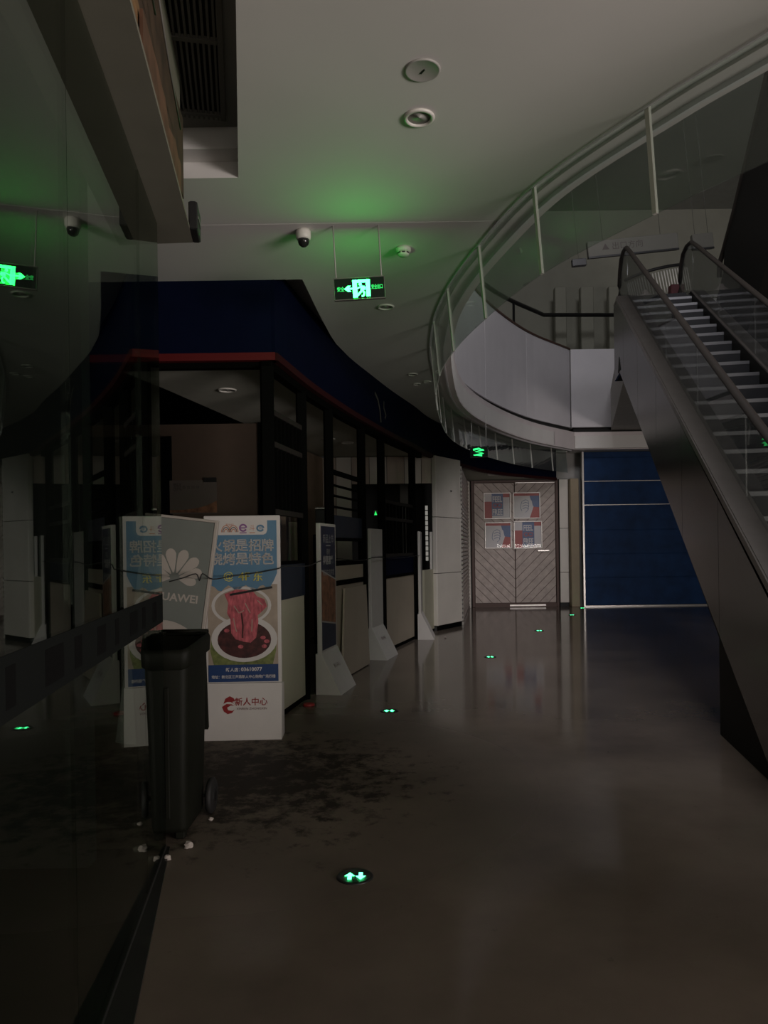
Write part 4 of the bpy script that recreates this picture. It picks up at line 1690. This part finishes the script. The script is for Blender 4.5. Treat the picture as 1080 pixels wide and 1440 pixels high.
# deep blue strip
lay(6, [(-0.28, Zb), (0.28, Zb), (0.28, 0.585), (-0.28, 0.585)], 8)
m.build('printed_sheet', mats, s1)
m = MB()
for k, chs in enumerate(('火锅是招牌', '烧烤是特色')):
    for i, ch in enumerate(chs):
        for du, dv in ((-0.0022, -0.0015), (0.0022, -0.0015), (0.0, 0.002)):      # heavy strokes
            put_text(m, ch, 0.104, -0.206 + 0.103 * i + du, 1.545 - 0.108 * k + dv, -0.0055)
m.build('headline', 'poster_white', s1)
m = MB()
put_text(m, '@', 0.085, -0.11, 1.295, -0.0055)
for du in (-0.0025, 0.0, 0.0025):
    put_text(m, '4F', 0.095, 0.015 + du, 1.295, -0.0055)
for du in (-0.002, 0.002):
    put_text(m, '东', 0.085, 0.125 + du, 1.295, -0.0055)
m.build('floor_lettering', 'poster_yellow', s1)
m = MB()
put_text(m, '新人店：', 0.034, -0.085, 0.545, -0.0055, bold=0.0006)
put_text(m, '03610077', 0.042, 0.065, 0.547, -0.0055, bold=0.0012)
put_text(m, '地址：新北区江海路新人中心购物广场四楼', 0.030, 0.0, 0.488, -0.0055, bold=0.0004, sx=0.90)
m.build('contact_lettering', 'poster_white', s1)
# emblem on the foot (sloping front), drawn on a plate that follows the slope
SLP = math.atan2(0.07, 0.44)
m = MB()
m.M = Matrix.Translation((0, -0.10, 0)) @ Matrix.Rotation(-SLP, 4, 'X')
yy = -0.002
m.cur = 0
E1 = [(-0.155, 0.285), (-0.14, 0.325), (-0.105, 0.345), (-0.075, 0.33), (-0.06, 0.305), (-0.085, 0.300), (-0.07, 0.285), (-0.10, 0.300), (-0.125, 0.300)]
flat(m, E1, yy)
E2 = [(-0.165, 0.262), (-0.13, 0.285), (-0.09, 0.282), (-0.068, 0.268), (-0.095, 0.272), (-0.125, 0.255), (-0.115, 0.235), (-0.085, 0.230), (-0.065, 0.240), (-0.085, 0.212), (-0.12, 0.205), (-0.15, 0.225)]
flat(m, E2, yy)
put_text(m, '新人中心', 0.066, 0.065, 0.30, yy, bold=0.001)
m.cur = 1
put_text(m, 'XINREN ZHONGXIN', 0.026, 0.07, 0.245, yy)
m.build('foot_emblem', ['logo_red', 'ink_grey'], s1)

# dark poster stand, blank stand, edge-on stands: all face the mall
st2 = stand_shell('display_stand', 'white display stand with a dark navy menu poster', (-0.60, 7.95, 0), math.atan2(0.60, 0.13))
m = MB()
m.cur = 0
flat(m, [(-0.262, 0.45), (0.262, 0.45), (0.262, 1.75), (-0.262, 1.75)], -0.0010)
m.cur = 1
flat(m, [(-0.262, 0.75), (0.262, 0.68), (0.262, 1.17), (-0.262, 1.28)], -0.0014)
m.cur = 2
band(m, [(-0.262, 0.755), (0.262, 0.685)], 0.016, -0.0018)
band(m, [(-0.262, 1.285), (0.262, 1.175)], 0.016, -0.0018)
put_text(m, '新品上市', 0.10, 0, 1.62, -0.0018)
band(m, [(-0.08, 1.545), (0.08, 1.545)], 0.012, -0.0018)
put_text(m, '限时', 0.07, 0, 1.48, -0.0018)
put_text(m, '特惠套餐', 0.10, 0, 1.39, -0.0018, bold=0.003)
put_text(m, '精选牛肉拼盘', 0.07, 0, 1.30 - 0.04, -0.0019)
m.build('printed_sheet', ['poster_navy', 'poster_brown', 'poster_grey_print'], st2)
m = MB()
m.M = Matrix.Translation((0, -0.21, 0)) @ Matrix.Rotation(-math.atan2(0.21, 0.43), 4, 'X')
put_text(m, '新人中心', 0.055, 0.0, 0.30, -0.002)
m.build('foot_lettering', 'ink_grey', st2)

st3 = stand_shell('display_stand', 'blank white display stand without a poster in the open bay', (-0.10, 10.30, 0), math.atan2(0.60, 0.165))
m = MB()
m.box(-0.28, 0.28, -0.002, 0.0, 1.385, 1.397)
m.build('sheet_joint', 'steel', st3)
m = MB()
m.M = Matrix.Translation((0, -0.21, 0)) @ Matrix.Rotation(-math.atan2(0.21, 0.43), 4, 'X')
put_text(m, '新人中心', 0.055, 0.0, 0.30, -0.002)
m.build('foot_lettering', 'ink_grey', st3)
st4 = stand_shell('display_stand', 'white display stand seen edge-on by the far lattice', (0.625, 12.45, 0), math.atan2(0.60, 0.055), base='white_board')
m = MB()
flat(m, [(-0.262, 0.45), (0.262, 0.45), (0.262, 1.75), (-0.262, 1.75)], -0.0010)
m.build('printed_sheet', 'poster_grey_print', st4)

# grey board with the petal logo, leaning sideways behind the bin
hb = thing('grey_board', 'grey sign board with a pale petal logo tilted behind the bin', 'board', (-1.525, 5.60, 0.0), rot=(math.radians(-3.5), math.radians(7.2), 0.0))
hx = -0.26
m = MB()
m.bbox(-0.53, 0.01, -0.02, 0.02, 0.0, 1.735, 0.004)
m.build('panel', 'grey_board', hb)
m = MB()
m.bbox(0.01, 0.035, -0.025, 0.025, 0.0, 1.74, 0.003)
m.bbox(-0.53, 0.035, -0.025, 0.025, 1.735, 1.755, 0.003)
m.build('edge_trim', 'logo_cream', hb)
m = MB()
cx0, cz0 = -0.245, 1.30
for k in range(8):
    a = math.radians([186, 161, 134, 105, 75, 46, 19, -6][k])
    a_out = 0.235 if k in (2, 3, 4, 5) else 0.215
    if k in (0, 7):
        a_out = 0.17
    ca, sa = math.cos(a), math.sin(a)
    wmax = 0.05 if k in (0, 7) else 0.062
    prof = [(0.045, 0.006), (0.10, 0.030), (0.15, 0.048), (0.19, wmax * 0.92), (0.215, wmax * 0.72), (0.23, wmax * 0.40), (0.235, 0.0)]
    sc = a_out / 0.235
    Lh = [(r_ * sc, wd_) for r_, wd_ in prof]
    P = Lh + [(r_, -wd_) for r_, wd_ in Lh[-2::-1]]
    pts = [(cx0 + r_ * ca - wd_ * 0.72 * sa, cz0 - 0.02 + (r_ * sa + wd_ * 0.72 * ca) * 0.98) for r_, wd_ in P]
    m.plate(pts, -0.0225, -0.020)
m.build('petal_logo', 'logo_cream', hb)
m = MB()
put_text(m, 'HUAWEI', 0.082, -0.215, 1.135, -0.0212, bold=0.002, sx=1.08)
m.build('lettering', 'logo_cream', hb)
m = MB()
m.plate([(-0.525, 0.66)] + [(-0.525 + 0.53 * i / 14, 0.80 + 0.155 * math.sin(0.35 + 2.5 * i / 14)) for i in range(15)] + [(0.005, 0.66)], -0.0222, -0.020)
m.build('white_arc', 'logo_cream', hb)

# thin cord strung along the stands
m = MB()
pts = [(-1.60, 5.50, 1.28), (-1.50, 5.495, 1.305), (-1.40, 5.495, 1.335), (-1.375, 5.495, 1.285), (-1.35, 5.495, 1.335), (-1.30, 5.60, 1.29), (-1.22, 5.90, 1.300), (-1.02, 5.945, 1.325), (-0.87, 5.945, 1.35), (-0.80, 6.1, 1.37), (-0.72, 7.0, 1.35),
       (-0.66, 7.66, 1.385), (-0.55, 8.25, 1.40), (-0.3, 9.3, 1.36), (-0.14, 10.0, 1.385), (-0.02, 10.5, 1.375), (0.25, 11.4, 1.36), (0.60, 12.2, 1.39)]
pts = [tuple(p) for p in smooth_curve([Vector(p) for p in pts], 4)]
m.tube(pts, 0.005, 6)
tag(m.build('cord', 'cord'), 'thin dark cord strung across the display stands', 'cord')

# ------------------------------------------------------------------ wheeled bin
bn = thing('wheeled_bin', 'dark green open wheeled bin at the end of the shop window', 'bin', (-1.175, 4.05, 0), 0.0)
bn.scale = (0.80, 1, 1)


def rr_ring(wx, wy, z, r, cy=0.0, dz=None, n=5):
    pts = []
    for sx, sy, a0 in ((1, -1, -PI / 2), (1, 1, 0), (-1, 1, PI / 2), (-1, -1, PI)):
        for k in range(n):
            a = a0 + PI / 2 * k / (n - 1)
            x = sx * (wx - r) + r * math.cos(a)
            y = cy + sy * (wy - r) + r * math.sin(a)
            pts.append((x, y, z + (dz(x, y) if dz else 0)))
    return pts


dip = lambda x, y: -0.03 * max(0.0, -y / 0.24) + 0.02 * abs(x) / 0.2
m = MB()
m.sm = True
m.loft([rr_ring(0.150, 0.19, 0.035, 0.04), rr_ring(0.156, 0.20, 0.06, 0.045), rr_ring(0.168, 0.215, 0.45, 0.045), rr_ring(0.186, 0.232, 0.90, 0.05, dz=dip),
        rr_ring(0.186, 0.232, 1.0, 0.05, dz=dip), rr_ring(0.174, 0.220, 1.0, 0.045, dz=dip), rr_ring(0.155, 0.20, 0.45, 0.04), rr_ring(0.145, 0.19, 0.10, 0.04)])
m.build('body', 'bin_plastic', bn)
m = MB()
m.sm = True
m.loft([rr_ring(0.190, 0.236, 0.905, 0.05, dz=dip), rr_ring(0.206, 0.252, 0.915, 0.055, dz=dip), rr_ring(0.210, 0.256, 0.99, 0.055, dz=dip), rr_ring(0.200, 0.246, 1.012, 0.05, dz=dip), rr_ring(0.182, 0.228, 1.008, 0.05, dz=dip)], caps=False)
m.build('rim', 'bin_plastic', bn)
m = MB()
m.tube([(-0.17, 0.29, 1.03), (0.17, 0.29, 1.03)], 0.016, 8)
for x in (-0.15, 0.15):
    m.box(x - 0.02, x + 0.02, 0.235, 0.30, 1.0, 1.035)
m.build('handle', 'bin_plastic', bn)
m = MB()
m.plate_x([(0.285, 1.02), (0.325, 1.01), (0.38, 0.45), (0.355, 0.44)], -0.14, 0.14)
lid_pts = None
m.build('open_lid', 'bin_plastic', bn)
for x in (-0.05, 0.05):
    m = MB()
    m.bbox(x - 0.015, x + 0.015, -0.236, -0.205, 0.12, 0.80, 0.004)
    m.M = Matrix.Identity(4)
    m.build('front_rib', 'bin_plastic', bn)
for x in (-0.205, 0.205):
    m = MB()
    m.M = Matrix.Translation((x, 0.20, 0.10)) @ Matrix.Rotation(PI / 2, 4, 'Y')
    m.lathe([(0.02, -0.022), (0.09, -0.022), (0.10, -0.012), (0.10, 0.012), (0.09, 0.022), (0.02, 0.022)], 24)
    wh = m.build('wheel', 'rubber', bn)
    m = MB()
    m.M = Matrix.Translation((x, 0.20, 0.10)) @ Matrix.Rotation(PI / 2, 4, 'Y')
    m.lathe([(0.045, -0.024), (0.045, 0.024)], 16)
    m.build('hub', 'black_plastic', wh)
m = MB()
m.tube([(-0.2, 0.20, 0.10), (0.2, 0.20, 0.10)], 0.012, 8)
m.build('axle', 'steel', bn)
m = MB()
for x in (-0.11, 0.11):
    m.bbox(x - 0.03, x + 0.03, -0.19, -0.13, 0.0, 0.04, 0.006)
m.build('foot', 'bin_plastic', bn)


def crumple(name, label, x, y, r, seed):
    rnd = random.Random(seed)
    bm = bmesh.new()
    bmesh.ops.create_icosphere(bm, subdivisions=2, radius=r)
    for v in bm.verts:
        f = rnd.uniform(0.7, 1.2)
        v.co = Vector((v.co.x * f, v.co.y * f * 0.8, max(-r * 0.62, v.co.z * f * 0.8)))
    me = bpy.data.meshes.new(name)
    zmin = min(v.co.z for v in bm.verts)
    for v in bm.verts:
        v.co.z -= zmin
    bm.to_mesh(me)
    bm.free()
    me.materials.append(MATS['tissue'])
    o = bpy.data.objects.new(name, me)
    COL.objects.link(o)
    o.location = (x, y, 0)
    return tag(o, label, 'tissue')


crumple('crumpled_tissue', 'crumpled white tissue at the right front foot of the bin', -1.01, 3.74, 0.024, 1)
crumple('crumpled_tissue', 'crumpled white tissue at the left front foot of the bin', -1.075, 3.60, 0.018, 2)
crumple('crumpled_tissue', 'tiny white tissue by the bin wheel', -0.985, 4.12, 0.014, 3)
crumple('paper_scrap', 'tiny white paper scrap on the floor before the tiled pillar', 1.0, 12.35, 0.02, 4)
m = MB()
m.lathe([(0.055, 0.0), (0.058, 0.006), (0.054, 0.018), (0.046, 0.022), (0.04, 0.020), (0.001, 0.020)], 24)
tag(m.build('red_disc', 'red_plastic', None, (-0.745, 7.13, 0)), 'small red plastic disc on the floor by the first half wall', 'disc')
